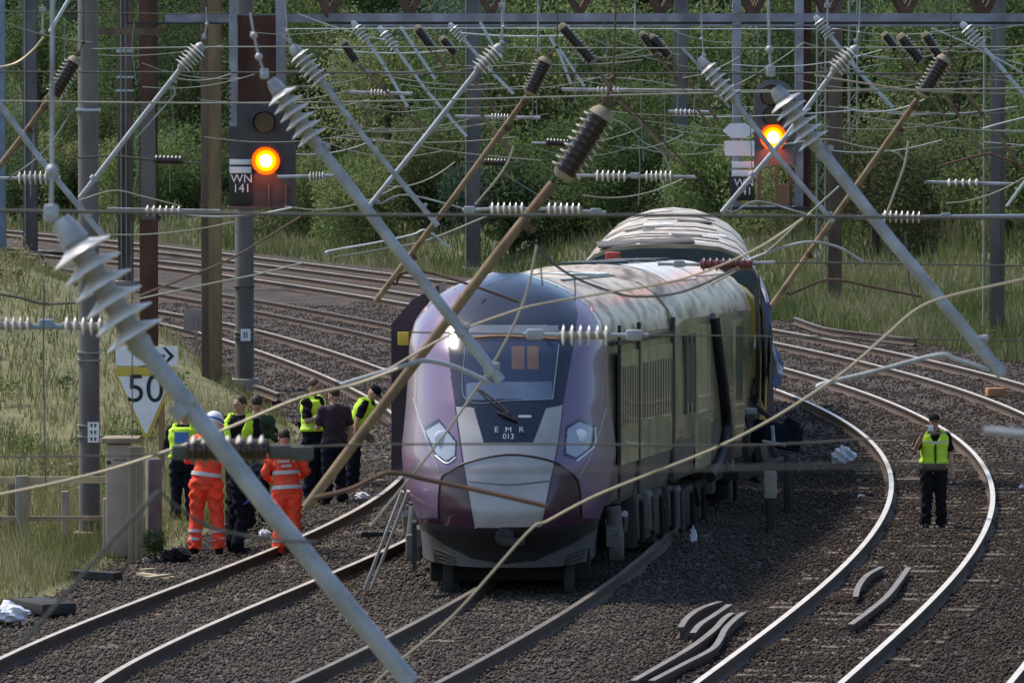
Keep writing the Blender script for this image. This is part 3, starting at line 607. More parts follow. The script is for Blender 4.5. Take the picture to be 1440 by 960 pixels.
def plates(sig, xl, xr, y0, y1, y2, y3, tx, ty1, ty2, txt1, txt2, sz, bx):
    for a, b in ((y0, y1), (y2, y3)):
        q = MB(); q.box(PG((xl + xr) / 2, (a + b) / 2, -.06), ((xr - xl) / sg, .012, (b - a) / sg), bev=.003); q.build('white_bar', M['white'], sig)
    q = MB(); q.box(PG((bx[0] + bx[1]) / 2, (bx[2] + bx[3]) / 2, -.045), ((bx[1] - bx[0]) / sg, .014, (bx[3] - bx[2]) / sg), bev=.003); pl = q.build('identity_plate', M['black'], sig)
    text_mesh(txt1, PG(tx, ty1, -.065), sz / sg, M['white'], 'lettering', pl); text_mesh(txt2, PG(tx, ty2, -.065), sz / sg, M['white'], 'lettering', pl)
s1 = signal(372, 146, 292, 322, 416, M['board'], [(372, 172, 0), (374, 226, 1)], 'left railway signal with a glowing amber lamp on a dark square board', 16)
plates(s1, 323, 354, 224, 231.5, 234.5, 243.5, 340, 251.5, 265, 'WN', '141', 17, (324, 355, 244.5, 289))
q = MB(); q.box(PG(361, 86, .12), (54 / sg, .04, 128 / sg)); q.build('dark_backing', M['mast_rust'], s1)
for x, wd, y1 in ((328, 11, 292), (395, 14, 122)):
    q = MB(); q.box(PG(x, (y1 - 30) / 2, .02), (wd / sg, .09, (y1 + 30) / sg), bev=.006); q.build('post', M['beam'], s1)
q = MB()
for i in range(16): q.box(PG(323.5, 40 + i * 8.5, -.035), (.022, .02, .035))
q.build('ladder_rungs', M['black'], s1)
q = MB()
for x in (352, 378, 402): q.box(PG(x, 276, -.03), (.035, .03, 34 / sg))
q.box(PG(368, 292, .1), (96 / sg, .5, .04)); q.build('footing_rail', M['mast_brown'], s1)
s2 = signal(1086, 112, 232, 1060, 1116, M['housing'], [(1084, 134, 0), (1087, 163, 0), (1087, 193, 1)], 'right railway signal with a glowing amber lamp and white plates beside it', 15, True)
plates(s2, 1029, 1060, 227, 236, 239, 247.5, 1046, 257, 269, 'WN', '141', 15.5, (1026, 1061, 248.5, 282))
q = MB(); q.prism([PG(1016, 184, -.05), PG(1026, 174, -.05), PG(1048, 173, -.05), PG(1062, 184, -.05), PG(1048, 194, -.05), PG(1028, 194, -.05)], .012); q.build('hexagon_plate', M['white'], s2)
q = MB(); q.prism([PG(1018, 198, -.05), PG(1061, 198, -.05), PG(1061, 219, -.05), PG(1019, 219, -.05)], .012); q.build('square_plate', M['white'], s2)
for x, wd, y1, mm in ((1036, 12, 292, 'beam'), (1124, 12, 292, 'beam'), (1136, 11, 292, 'mast_rust')):
    q = MB(); q.box(PG(x, (y1 - 20) / 2, .05 if mm == 'beam' else .25), (wd / sg, .09, (y1 + 20) / sg), bev=.006); q.build('post', M[mm], s2)
q = MB(); q.box(PG(1085, 293, .3), (112 / sg, .8, .05)); q.build('platform', M['black'], s2)
q = MB()
for x in (1068, 1092, 1112): q.box(PG(x, 262, .05), (.05, .05, 56 / sg))
q.build('uprights', M['mast_brown'], s2)
q = MB(); q.box(PG(1100, 275, .0), (20 / sg, .06, 30 / sg)); q.build('junction_box', M['mast_tan'], s2)
# ------------------------------------------------------------------ overhead line: cantilevers
STY = dict(grey=('galv', 'white_shed', 'shed_core', 'galv'), brown=('rust_tube', 'shed_glint', 'brown_core', 'cement'), pale=('galv_far', 'white_shed', 'shed_core', 'galv_far'))
def ins_parts(t, a, b, d, n, r_px, style, flip=False, core=.42):
    s = F / d; A, B = P(*a, d), P(*b, d)
    if flip: A, B = B, A
    L = (B - A).length; r = r_px / s; dr = (B - A).normalized(); rc = r * core
    tube_m, shed_m, core_m, cap_m = STY[style]
    q = MB(); q.tube_prof(A, dr, [(0, rc), (L, rc)], 14, 0)
    ins = q.build('insulator', M[core_m], t)
    q = MB()
    for i in range(n):
        z = L * (i + .5) / n; h = L / n
        if style == 'brown': pr = [(z - h * .30, rc * .95), (z - h * .10, r * .86), (z - h * .04, r), (z + h * .10, r * .98), (z + h * .14, r * .84), (z + h * .22, rc * .95)]
        else: pr = [(z - h * .40, rc * .95), (z - h * .12, r * .62), (z + h * .14, r * .98), (z + h * .2, r), (z + h * .2, r * .93), (z + h * .02, r * .6), (z + h * .02, rc * .95)]
        nq = len(q.f); q.tube_prof(A, dr, pr, 22, 0)
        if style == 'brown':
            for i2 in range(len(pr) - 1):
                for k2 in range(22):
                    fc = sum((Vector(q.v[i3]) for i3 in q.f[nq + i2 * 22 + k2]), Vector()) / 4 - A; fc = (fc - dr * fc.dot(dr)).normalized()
                    q.m[nq + i2 * 22 + k2] = 0 if i2 in (0, 1, 2, 3) and abs(fc.y) < .62 else 1  # side-facing faces pale: sky reflection painted onto the dark sheds
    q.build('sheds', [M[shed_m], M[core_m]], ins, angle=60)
    for e, dd, ks in ((A, -dr, 1.0), (B, dr, .62)):
        q = MB(); q.tube_prof(e, dd, [(0, rc * (.9 + .4 * ks)), (L / n * .8 * ks, rc * (.8 + .3 * ks)), (L / n * 1.4 * ks, rc * .72)], 14, 0); q.build('end_cap', M[cap_m], t)
    return r
def canti(label, d, style, ins, tube, w_px, n=6, r_px=20, hanger=None, clamps=(), arm=None, arm_w=None, group='overhead line cantilevers', core=.42, extra=None):
    t = thing('cantilever', P(*(tube[0]), d), label, 'cantilever', group); s = F / d
    tm = M[STY[style][0]]
    if ins: ins_parts(t, ins[0], ins[1], d, n, r_px, style, core=core)
    pts = [P(*p, d) for p in tube]; r = w_px / s / 2
    q = MB(); q.tube(pts, r, 12); q.build('tube', tm, t)
    u = (pts[-1] - pts[0]).normalized()
    for c in clamps:
        p = P(*c, d); q = MB(); q.tube_prof(p - u * r * .8, u, [(0, r * 1.22), (r * 1.6, r * 1.22)], 12, 0); sd = u.cross(Vector((0, 1, 0))).normalized()
        q.box(p + sd * r * 1.35 - Vector((0, r * .5, 0)), (r * 1.1, r * 1.0, r * 1.1), bev=r * .25); q.tube([p + sd * r * 1.5 - Vector((0, r * 1.6, 0)), p + sd * r * 1.5 + Vector((0, r * 1.4, 0))], r * .32, 8)
        q.build('clamp', M['galv' if style != 'brown' else 'dark_rust'], t)
    if hanger:
        h = [P(*p, d) for p in hanger]; q = MB(); q.tube(h, max(r * .22, .5 / s), 6)
        for p in h[1:]: q.blob(p, r * .7, 8)
        e = h[-1]; q.box(e, (r * 1.5, r * 1.0, r * 1.9), bev=r * .3); q.build('hanger', M['galv' if style != 'brown' else 'dark_rust'], t)
    if arm:
        q = MB(); q.tube(spline([P(*p, d) for p in arm], 5), (arm_w or w_px * .55) / s / 2, 8); q.build('registration_arm', M[extra] if extra else tm, t)
    return t
canti('big grey tube with wide conical sheds slanting across the people in orange', 18, 'grey', ((106, 340), (194, 480)), ((194, 478), (380, 718), (578, 960)), 27, 6, 46, hanger=((74, -30), (73, 240), (72, 300)), clamps=((255, 575),), core=.36)
canti('grey tube with conical sheds ending in front of the train windscreen', 27, 'grey', ((392, 128), (441, 198)), ((441, 197), (560, 352), (704, 536)), 16, 6, 24, hanger=((352, 18), (357, 50), (364, 80), (372, 104)), clamps=((452, 212), (648, 465), (690, 520)), arm=((480, 541), (545, 521), (575, 512), (600, 507), (640, 516), (690, 538)), arm_w=7, core=.38)
canti('grey tube with conical sheds running down to the far right rails', 27, 'grey', ((1100, 138), (1146, 202)), ((1146, 201), (1250, 334), (1410, 527)), 17, 6, 25, hanger=((1080, -20), (1082, 70), (1084, 100)), clamps=((1158, 216), (1376, 482)), arm=((1152, 548), (1156, 540), (1230, 522), (1318, 499), (1345, 505), (1392, 520)), arm_w=7, core=.38)
canti('thin grey tube coming in from the left edge above the large one', 45, 'grey', None, ((-10, 134), (60, 228), (148, 336)), 8.5, clamps=((125, 302), (76, 250)))
canti('slim grey tube with pale sheds just right of the left signal post', 50, 'grey', ((418, 74), (452, 116)), ((452, 115), (520, 203), (616, 318)), 7.5, 6, 16, hanger=((400, -10), (404, 44), (408, 58)), clamps=((491, 173), (595, 291)), arm=((398, 50), (440, 92), (484, 152)), arm_w=3.5)
canti('slim grey tube with sheds leading to the lower left of the right signal lamp', 50, 'grey', ((992, 92), (1031, 138)), ((1030, 137), (1094, 222), (1172, 312)), 7.5, 6, 14, hanger=((986, -10), (987, 55), (990, 78)), clamps=((1165, 303), (1045, 155)), arm=((958, 66), (990, 102), (1026, 152)), arm_w=4)
canti('grey tube leaning right from the pale sheds beside the tan mast', 55, 'grey', ((280, 68), (256, 94)), ((257, 93), (190, 178), (112, 279)), 7.5, 6, 14, hanger=((290, 10), (291, 34), (287, 52)), clamps=((131, 250), (243, 112)), arm=((243, 120), (246, 132), (238, 142), (190, 196)), arm_w=2.5)
canti('grey tube leaning right from pale sheds left of the middle mast', 55, 'grey', ((699, 70), (673, 97)), ((674, 96), (600, 190), (519, 290)), 7.5, 6, 14, hanger=((710, -10), (708, 38), (704, 52)), clamps=((528, 280),), arm=((524, 283), (535, 286), (570, 274), (640, 290), (655, 296)), arm_w=2.5)
canti('grey tube leaning right across the amber lamp of the right signal', 55, 'grey', ((1200, 72), (1174, 98)), ((1175, 97), (1104, 194), (1015, 299)), 7.5, 6, 14, hanger=((1210, -10), (1208, 46), (1204, 58)), clamps=((1058, 245),), arm=((1022, 296), (1034, 297), (1066, 283), (1130, 300), (1170, 308)), arm_w=2.5)
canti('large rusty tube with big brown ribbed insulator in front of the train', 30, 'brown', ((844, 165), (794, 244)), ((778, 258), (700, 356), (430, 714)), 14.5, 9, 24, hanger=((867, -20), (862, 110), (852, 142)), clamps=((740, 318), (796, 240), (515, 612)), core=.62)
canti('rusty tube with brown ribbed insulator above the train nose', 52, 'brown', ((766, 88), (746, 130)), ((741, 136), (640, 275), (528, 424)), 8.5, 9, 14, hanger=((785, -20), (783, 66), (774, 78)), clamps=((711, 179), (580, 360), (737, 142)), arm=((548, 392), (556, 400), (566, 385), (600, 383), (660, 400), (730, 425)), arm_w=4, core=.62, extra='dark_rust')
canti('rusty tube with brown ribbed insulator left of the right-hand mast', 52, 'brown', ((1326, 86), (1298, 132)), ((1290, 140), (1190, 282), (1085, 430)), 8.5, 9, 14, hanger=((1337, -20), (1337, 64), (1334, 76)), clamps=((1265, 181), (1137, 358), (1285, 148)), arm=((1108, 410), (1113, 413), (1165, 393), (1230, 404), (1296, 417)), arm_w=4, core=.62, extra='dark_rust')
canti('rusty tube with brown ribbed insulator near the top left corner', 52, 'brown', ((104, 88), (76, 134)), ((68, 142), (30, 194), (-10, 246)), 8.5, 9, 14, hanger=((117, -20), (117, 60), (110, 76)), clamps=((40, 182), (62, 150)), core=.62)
far = [
    ('faint pale tube high up left of the middle mast', 90, 'pale', None, ((563, 37), (612, 112)), 4.5, 0, 0),
    ('pale tube with small white sheds, second from the left among the distant ones', 88, 'pale', ((538, 44), (556, 69)), ((556, 68), (600, 128), (656, 192)), 4.5, 5, 8),
    ('pale tube with small sheds crossing right of the far left brown insulator', 90, 'pale', ((500, 36), (516, 58)), ((516, 57), (540, 92), (573, 150)), 5, 5, 8),
    ('pale tube with small sheds slanting past the middle mast', 85, 'pale', ((636, 38), (652, 56)), ((652, 55), (690, 100), (722, 132)), 4.5, 5, 8),
    ('short pale tube crossing the sheds right of the middle mast', 85, 'pale', None, ((675, 31), (694, 66), (706, 80)), 4.5, 0, 0),
    ('steep pale tube under the beam right of the second brown insulator', 95, 'pale', None, ((772, 50), (788, 78), (803, 118)), 4.5, 0, 0),
    ('pale slanting tube close right of the steep pale one', 95, 'pale', None, ((782, 62), (806, 98), (822, 122)), 4, 0, 0),
    ('pale tube with small sheds right of the lattice mast', 80, 'pale', ((1150, 28), (1168, 52)), ((1168, 51), (1210, 104), (1256, 152)), 5.5, 6, 9),
    ('pale tube with white sheds at the upper right corner', 75, 'pale', ((1357, 38), (1380, 64)), ((1380, 63), (1400, 86), (1450, 146)), 6, 6, 10),
    ('cream tube bending down at the upper left corner', 60, 'pale', None, ((100, -6), (70, 45)), 5.5, 0, 0),
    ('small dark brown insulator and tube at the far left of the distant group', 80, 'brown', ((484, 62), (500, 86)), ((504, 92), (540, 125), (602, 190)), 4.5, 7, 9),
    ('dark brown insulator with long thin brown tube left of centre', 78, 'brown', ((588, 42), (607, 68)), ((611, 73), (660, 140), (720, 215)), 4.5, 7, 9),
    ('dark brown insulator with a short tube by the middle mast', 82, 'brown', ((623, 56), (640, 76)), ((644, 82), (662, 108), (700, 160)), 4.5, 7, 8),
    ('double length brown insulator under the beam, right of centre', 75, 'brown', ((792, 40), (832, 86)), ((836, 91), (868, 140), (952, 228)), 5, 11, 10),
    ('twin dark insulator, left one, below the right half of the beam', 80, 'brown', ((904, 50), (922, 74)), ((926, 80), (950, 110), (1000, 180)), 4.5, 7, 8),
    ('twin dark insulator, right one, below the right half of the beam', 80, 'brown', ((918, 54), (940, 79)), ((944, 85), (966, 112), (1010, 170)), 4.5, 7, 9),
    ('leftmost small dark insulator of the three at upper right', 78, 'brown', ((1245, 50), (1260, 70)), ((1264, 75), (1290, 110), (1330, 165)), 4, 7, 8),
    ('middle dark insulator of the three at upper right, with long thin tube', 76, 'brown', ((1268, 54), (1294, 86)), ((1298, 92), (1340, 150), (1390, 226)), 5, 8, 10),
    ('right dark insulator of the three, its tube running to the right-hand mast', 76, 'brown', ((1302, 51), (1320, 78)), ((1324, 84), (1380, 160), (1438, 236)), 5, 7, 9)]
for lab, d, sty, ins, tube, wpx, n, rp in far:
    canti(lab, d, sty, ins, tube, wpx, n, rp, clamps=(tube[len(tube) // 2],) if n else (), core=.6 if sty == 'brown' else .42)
# horizontal strain insulators
def strain(label, d, segs, rod, r_px, n, shed='white_shed', core_m='shed_core', rod_m='galv', corek=.45, rod_w=5, fit=None):
    if shed == 'shed_glint': corek = .72
    s = F / d; t = thing('strain_insulator', P(*rod[0], d), label, 'insulator', 'insulator strings in the wires')
    q = MB(); q.tube([P(*p, d) for p in rod], rod_w / s / 2, 8); q.build('rod', M[rod_m], t)
    for (a, b) in segs:
        A, B = P(*a, d), P(*b, d); L = (B - A).length; dr = (B - A).normalized(); r = r_px / s
        q = MB(); q.tube_prof(A, dr, [(0, r * corek), (L, r * corek)], 12, 0); c = q.build('core', M[core_m], t); q = MB()
        for i in range(n):
            z = L * (i + .5) / n; h = L / n; nq = len(q.f); q.tube_prof(A, dr, [(z - h * .25, r * corek), (z - h * .05, r * .95), (z + h * .08, r), (z + h * .2, r * corek)], 18, 0)
            if shed == 'shed_glint':
                for fi in range(nq, len(q.f)): q.m[fi] = 0 if sum(q.v[i3][2] for i3 in q.f[fi]) / len(q.f[fi]) > A.z + r * .45 and len(q.f[fi]) == 4 else 1  # upper faces pale: light from above painted onto the dark sheds
        q.build('sheds', [M[shed], M[core_m]], c)
    for p in (fit or []):
        q = MB(); q.box(P(*p, d), (r_px * 1.6 / s, r_px * .8 / s, r_px * 1.0 / s), bev=r_px * .2 / s); q.build('fitting', M[rod_m], t)
strain('white double insulator string in the wire above the train nose', 45, [((688, 294), (738, 294)), ((768, 294), (818, 295))], ((650, 296), (690, 294), (770, 294), (852, 299)), 10, 6, fit=[(660, 295), (838, 298)])
strain('white double insulator string left of the far mast behind the coach', 55, [((836, 247), (882, 248)), ((906, 248), (946, 248))], ((808, 247), (980, 249)), 8.5, 6, fit=[(893, 247)])
strain('small white insulator beside the amber lamp of the left signal', 60, [((434, 249), (456, 249))], ((390, 249), (474, 247)), 8, 5)
strain('white insulator at the left edge behind the slanting grey tube', 60, [((24, 250), (68, 250))], ((-5, 251), (85, 250)), 10, 6)
strain('dark ribbed insulator in front of the rust red mast', 62, [((217, 225), (256, 226))], ((110, 222), (160, 219), (215, 225), (282, 230)), 7.5, 7, 'shed_glint', 'brown_core', 'dark_wire', .6, 3)
strain('white-brown insulator low on the rust red mast', 60, [((203, 296), (256, 297))], ((150, 293), (310, 296)), 8, 6, rod_w=3)
strain('pinkish insulator string at the left edge in front of the verge grass', 35, [((-6, 458), (44, 458)), ((88, 458), (146, 459))], ((-10, 459), (150, 459)), 13, 5, rod_m='mast_blue', fit=[(65, 455)], rod_w=8)
strain('white insulator string lying across the right of the train windscreen', 32, [((786, 471), (858, 472))], ((735, 470), (786, 471), (912, 471)), 15, 6, fit=[(892, 471), (752, 470)], corek=.35, rod_w=6)
strain('dark red ribbed insulator in front of the coach roof', 40, [((985, 372), (1058, 372))], ((925, 371), (985, 372), (1090, 369)), 10, 8, 'red_core', 'red_core', 'galv', .6, 5, fit=[(955, 371)])
strain('large dark blurred insulator in front of the people by the track', 20, [((264, 632), (376, 632))], ((250, 632), (400, 633)), 21, 7, 'shed_glint', 'brown_core', 'dark_wire', .75, 8, fit=[(394, 635), (424, 637), (258, 636)])
strain('pale broken insulator beside the right-hand mast', 70, [((1330, 257), (1378, 257))], ((1300, 256), (1425, 259)), 6, 5)
strain('little white insulator row right of the lattice mast, low', 60, [((1240, 304), (1296, 306))], ((1200, 306), (1440, 304)), 9, 7, rod_m='mast_blue', rod_w=6, fit=[(1330, 304)])
strain('small brown insulator right of the big brown one', 70, [((768, 200), (800, 202))], ((748, 201), (815, 202)), 6, 7, 'shed_glint', 'brown_core', 'galv_far', .6, 3)
strain('small brown insulator in the wire left of the big brown tube', 70, [((680, 228), (712, 229))], ((650, 229), (730, 229)), 6, 7, 'shed_glint', 'brown_core', 'dark_wire', .6, 3)
strain('faint white insulator string on the middle mast', 80, [((690, 164), (716, 165))], ((640, 164), (760, 166)), 5, 6)
strain('faint white insulator high up among the wires left of centre', 85, [((520, 130), (548, 131))], ((490, 130), (580, 132)), 5, 6)
strain('pale insulator under the beam to the right of the second brown one', 90, [((838, 126), (872, 127))], ((790, 126), (985, 128)), 4.5, 6)
strain('tiny pale insulator at the left of the right signal', 85, [((948, 157), (985, 158))], ((940, 157), (1000, 158)), 4.5, 6)
# ------------------------------------------------------------------ wires
def wire(label, pts, d, w_px, m, sm=6, grp='overhead wires and droppers'):
    dd = d if isinstance(d, (list, tuple)) else [d] * len(pts)
    q = MB(); pp = [P(a, b, e) for (a, b), e in zip(pts, dd)]; dm = sum(dd) / len(dd); q.tube(spline(pp, sm), w_px * .88 * dm / F / 2, 6)
    t = q.build('wire', M[m]); tag(t, label, 'wire', grp)
    return t
wire('dark thick cable level with the top of the coach roof, across the whole picture', ((-20, 296), (480, 302), (960, 303), (1460, 307)), 20, 6, 'dark_wire')
wire('dark wire high up, just above the left signal board', ((-20, 101), (720, 103), (1460, 104)), 60, 3, 'dark_wire')
wire('pale green wire crossing above both signal lamps', ((-20, 142), (300, 145), (560, 142), (1000, 131), (1460, 124)), 50, 3, 'pale_wire')
wire('pale wire just under the long beam', ((130, 69), (380, 66), (960, 68), (1460, 66)), 70, 2.5, 'pale_wire')
wire('thin bluish wire directly beneath the beam', ((400, 41), (700, 40), (960, 41), (1180, 41)), 80, 2, 'galv_far')
wire('bright cream wire at upper right, right of the lattice mast', ((1145, 106), (1220, 118), (1300, 128), (1460, 133)), 50, 3.4, 'copper')
wire('grey wire behind the big brown insulator cap', ((880, 126), (1140, 128), (1340, 127)), 58, 2.5, 'pale_wire')
wire('thin dark wire from the red insulator to the right edge', ((1055, 372), (1130, 369), (1460, 374)), 40, 3, 'dark_wire')
wire('thin dark wire across the middle of the train nose and side', ((575, 467), (760, 470), (905, 471), (1100, 473), (1460, 479)), 32, 2.6, 'dark_wire')
wire('dark wire across the lower train front at headlamp height', ((-20, 642), (170, 640), (480, 626), (760, 624), (1080, 625), (1380, 604), (1460, 602)), 20, 3.5, 'dark_wire')
wire('cream contact wire rising from the left edge over the police officers', ((-20, 699), (90, 676), (180, 652), (300, 610), (420, 560), (500, 540), (560, 518)), 24, 5, 'copper')
wire('cream wire hanging in an arc over the windscreen to the coach roof', ((545, 520), (630, 472), (720, 438), (768, 426), (850, 412), (960, 392), (1060, 352), (1140, 300)), 27, 4, 'copper')
wire('bright cream contact wire dangling across the right of the train front', ((520, 966), (560, 930), (640, 862), (742, 748), (770, 732), (830, 700), (890, 675), (1000, 632), (1080, 592), (1150, 548), (1195, 516), (1245, 472), (1290, 434), (1340, 415), (1460, 388)), 25, 4.6, 'copper')
wire('pale loose wire falling down the left of the windscreen', ((755, 345), (738, 420), (700, 500), (640, 590), (590, 655), (520, 740)), 28, 4.2, 'copper')
wire('dark cable draped over the front coach roof', ((752, 342), (775, 368), (812, 392), (860, 410), (897, 417), (960, 410), (1040, 376)), 30, 4.5, 'dark_wire')
wire('dark slack cable at the left edge over the grass', ((-20, 410), (30, 419), (62, 427), (112, 425)), 34, 4.5, 'dark_wire')
wire('rusty wire rising from the speed sign mast toward the left signal', ((196, 416), (262, 390), (320, 366), (362, 342), (430, 300)), 40, 3.5, 'mast_brown')
wire('cream wire rising gently over the far rails at left', ((196, 420), (290, 400), (360, 386), (428, 369)), 42, 3, 'pale_wire')
wire('curved cream wire in the upper left corner', ((-20, 98), (20, 90), (45, 72), (62, 52)), 55, 4, 'copper')
wire('cream sagging wire between left masts, lower', ((110, 282), (160, 268), (200, 276), (255, 290)), 50, 2.5, 'pale_wire')
wire('thin wire from the left insulator up to the grey mast', ((10, 252), (50, 224), (80, 190), (104, 150)), 52, 3, 'green_wire')
wire('thin vertical dropper in front of the verge, far left', ((62, 392), (61, 500), (63, 600), (64, 690)), 34, 2.4, 'dark_wire')
wire('thin vertical dropper through the number plate mast', ((185, 310), (186, 520), (186, 615)), 36, 2, 'dark_wire')
wire('long thin grey wire sloping behind the middle mast', ((480, 190), (560, 200), (640, 214), (760, 226)), 70, 2, 'pale_wire')
wire('looping thin wire between the brown tubes left of centre', ((500, 148), (560, 158), (620, 152), (640, 170)), 70, 2, 'green_wire')
wire('cream jumper from the wire insulator up to the brown tube', ((668, 288), (700, 250), (716, 224), (722, 205)), 46, 3.5, 'copper')
wire('sagging pale wire right of the big brown insulator', ((862, 168), (880, 176), (905, 200), (930, 214), (944, 240)), 52, 2.6, 'pale_wire')
wire('thin dark diagonal wire right of the big brown insulator', ((866, 132), (900, 166), (950, 216), (1005, 276)), 52, 3, 'dark_rust')
wire('cream straight rod hanging right of the lattice mast', ((1278, 198), (1272, 232), (1262, 260), (1245, 306)), 54, 4, 'copper')
wire('thin cream wire running right from the right signal lamp', ((1090, 205), (1160, 196), (1210, 206), (1258, 214), (1272, 226)), 56, 2.6, 'pale_wire')
wire('pale wire behind the right-hand mast', ((1210, 164), (1290, 176), (1390, 184), (1460, 186)), 60, 2.6, 'green_wire')
wire('bent dark arm in front of the right-hand mast', ((1326, 232), (1384, 217), (1400, 219), (1426, 228)), 62, 4, 'dark_rust')
wire('pale bar at the right edge beside the right-hand mast', ((1382, 181), (1402, 175), (1450, 163)), 62, 3, 'galv_far')
wire('pale rod at the right edge below the mast middle', ((1416, 290), (1436, 262), (1456, 236)), 50, 5, 'galv_far')
wire('bluish bent arm above the far rails left of the train', ((462, 358), (463, 353), (530, 341), (580, 330), (600, 324), (632, 348)), 60, 3.5, 'galv_far')
wire('pale wire over the far rails left of the train', ((470, 362), (540, 350), (600, 338), (690, 302)), 60, 3, 'pale_wire')
wire('bent grey arm at the coach roof right edge', ((1050, 366), (1100, 348), (1140, 340), (1180, 348), (1214, 368)), 48, 4.5, 'galv')
wire('cream wire climbing right from the coach roof', ((1000, 400), (1070, 360), (1120, 316), (1180, 262)), 48, 3.4, 'pale_wire')
wire('thin dark dropper above the dangling wire at right', ((1273, 325), (1278, 390), (1289, 432)), 30, 3, 'dark_wire')
wire('thin dropper from the dark cable to the nose roof', ((760, 345), (761, 380), (763, 402)), 30, 2.5, 'dark_wire')
wire('thin dropper in front of the front coach roof', ((808, 392), (809, 410), (808, 424)), 30, 2.5, 'dark_wire')
wire('dark broken arm lying across the lower train nose', ((440, 700), (490, 688), (525, 672), (552, 664), (600, 674), (690, 693), (768, 711)), 26, 8, 'dark_rust')
wire('dark blurred bent arm in front of the fence and gravel', ((30, 905), (110, 815), (170, 745), (224, 690)), 12, 8, 'dark_wire')
wire('dark blurred arm running right from the bent arm to the orange legs', ((224, 690), (250, 712), (300, 742), (380, 758), (445, 762)), 14, 6, 'dark_wire')
wire('very blurred dark cable across the lower ballast at the right', ((560, 662), (900, 660), (1200, 655), (1460, 656)), 8, 5, 'dark_wire')
wire('pale blurred wire end by the lone officer', ((1384, 605), (1400, 606), (1420, 608), (1460, 612)), 11, 14, 'galv')
wire('grey wire along the top left corner between masts', ((-20, 17), (110, 17), (240, 20), (320, 19)), 75, 2, 'dark_wire')
k_ = 0
for (x0, y0, x1, y1, sag, d, wp, mm, lab) in (
        (240, 108, 330, 102, 8, 75, 2, 'pale_wire', 'short slack wire left of the left signal board'), (410, 150, 520, 140, 6, 72, 2, 'pale_wire', 'short slack wire right of the left signal board'),
        (430, 175, 660, 168, 14, 78, 2, 'green_wire', 'slack wire between left signal and middle mast'), (500, 95, 700, 118, 10, 85, 2, 'pale_wire', 'slack wire at upper centre left'),
        (660, 120, 860, 104, 12, 85, 2, 'green_wire', 'slack wire at upper centre'), (810, 112, 950, 121, -6, 90, 2, 'pale_wire', 'thin wire behind the big brown cap'),
        (1130, 60, 1250, 80, 6, 82, 2, 'pale_wire', 'slack wire right of the right signal, high'), (1205, 76, 1340, 70, 10, 80, 2, 'pale_wire', 'sagging wire under the three dark insulators'),
        (1210, 100, 1380, 112, 10, 80, 2, 'green_wire', 'sagging wire through the brown insulator at right'), (940, 40, 1030, 60, 6, 88, 2, 'pale_wire', 'short wire under the beam left of the right signal'),
        (1180, 150, 1300, 140, 12, 82, 2.4, 'galv_far', 'bluish loop of wire right of the lattice mast'), (400, 290, 560, 262, 16, 64, 2.4, 'pale_wire', 'sagging wire under the left signal plates'),
        (245, 300, 410, 292, 8, 58, 3, 'galv_far', 'bluish wire across the tan mast below the signal'), (540, 262, 640, 228, 12, 66, 2.4, 'pale_wire', 'slack wire left of the big rusty tube'),
        (820, 275, 960, 252, 12, 62, 2.4, 'pale_wire', 'slack wire above the curved roof, left'), (700, 236, 830, 300, 10, 64, 2, 'green_wire', 'thin wire behind the rusty tube top'),
        (860, 205, 960, 190, 10, 68, 2, 'green_wire', 'thin wire left of the far mast'), (150, 330, 330, 312, 6, 56, 2.2, 'pale_wire', 'thin wire across the grass behind the rust red mast'),
        (0, 30, 130, 60, 5, 70, 2.4, 'green_wire', 'thin wire sloping down at the top left corner'), (420, 20, 560, 60, 4, 90, 2, 'galv_far', 'thin bluish wire in the top left of the beam'),
        (1310, 40, 1450, 110, -4, 70, 2.6, 'galv_far', 'bluish rod at the upper right corner'), (960, 110, 1040, 80, 5, 76, 2, 'pale_wire', 'thin wire crossing left of the right signal frame'),
        (1250, 225, 1330, 262, 6, 66, 2, 'dark_rust', 'dark thin wire among the pale brambles'), (1330, 286, 1440, 250, 8, 66, 2.4, 'pale_wire', 'pale wire low beside the right-hand mast'),
        (930, 190, 1020, 204, 5, 72, 2, 'pale_wire', 'thin wire left of the white hexagon plate'), (590, 205, 660, 250, 4, 74, 2, 'dark_rust', 'dark thin wire left of the middle mast'),
        (1035, 120, 1130, 60, 3, 72, 2, 'pale_wire', 'thin wire slanting across the right signal frame'), (470, 70, 640, 70, 5, 92, 2.4, 'galv_far', 'bluish wire through the distant brown insulators'),
        (640, 46, 800, 50, 3, 92, 3, 'galv_far', 'bluish bar just below the beam at centre'), (820, 50, 1000, 100, 6, 90, 1.8, 'green_wire', 'thin wire between the twin dark insulators')):
    pts = [(x0 + (x1 - x0) * i / 4, y0 + (y1 - y0) * i / 4 + sag * 4 * (i / 4) * (1 - i / 4)) for i in range(5)]
    wire(lab, pts, d, wp, mm, 4)
gr_ = random.Random(5)
for i in range(84):                                     # the tangle of far thin wires and droppers
    x0 = gr_.uniform(0, 1440); y0 = gr_.uniform(36, 215); vert = gr_.random() < .38; d = gr_.uniform(70, 110)
    if vert: pts = [(x0, y0 - 10), (x0 + gr_.uniform(-3, 3), y0 + 30), (x0 + gr_.uniform(-4, 4), y0 + gr_.uniform(50, 110))]
    else:
        L = gr_.uniform(90, 260); dy = gr_.uniform(-24, 24); sg2 = gr_.uniform(2, 14); pts = [(x0 + L * t, y0 + dy * t + sg2 * 4 * t * (1 - t)) for t in (0, .25, .5, .75, 1)]
    wire('fine far wire, one of many alike in the tangle under the long beam', pts, d, gr_.uniform(1.2, 2.0), ('green_wire' if vert else gr_.choice(['pale_wire', 'green_wire', 'galv_far', 'pale_wire'])), 4, 'fine wires in the tangle')
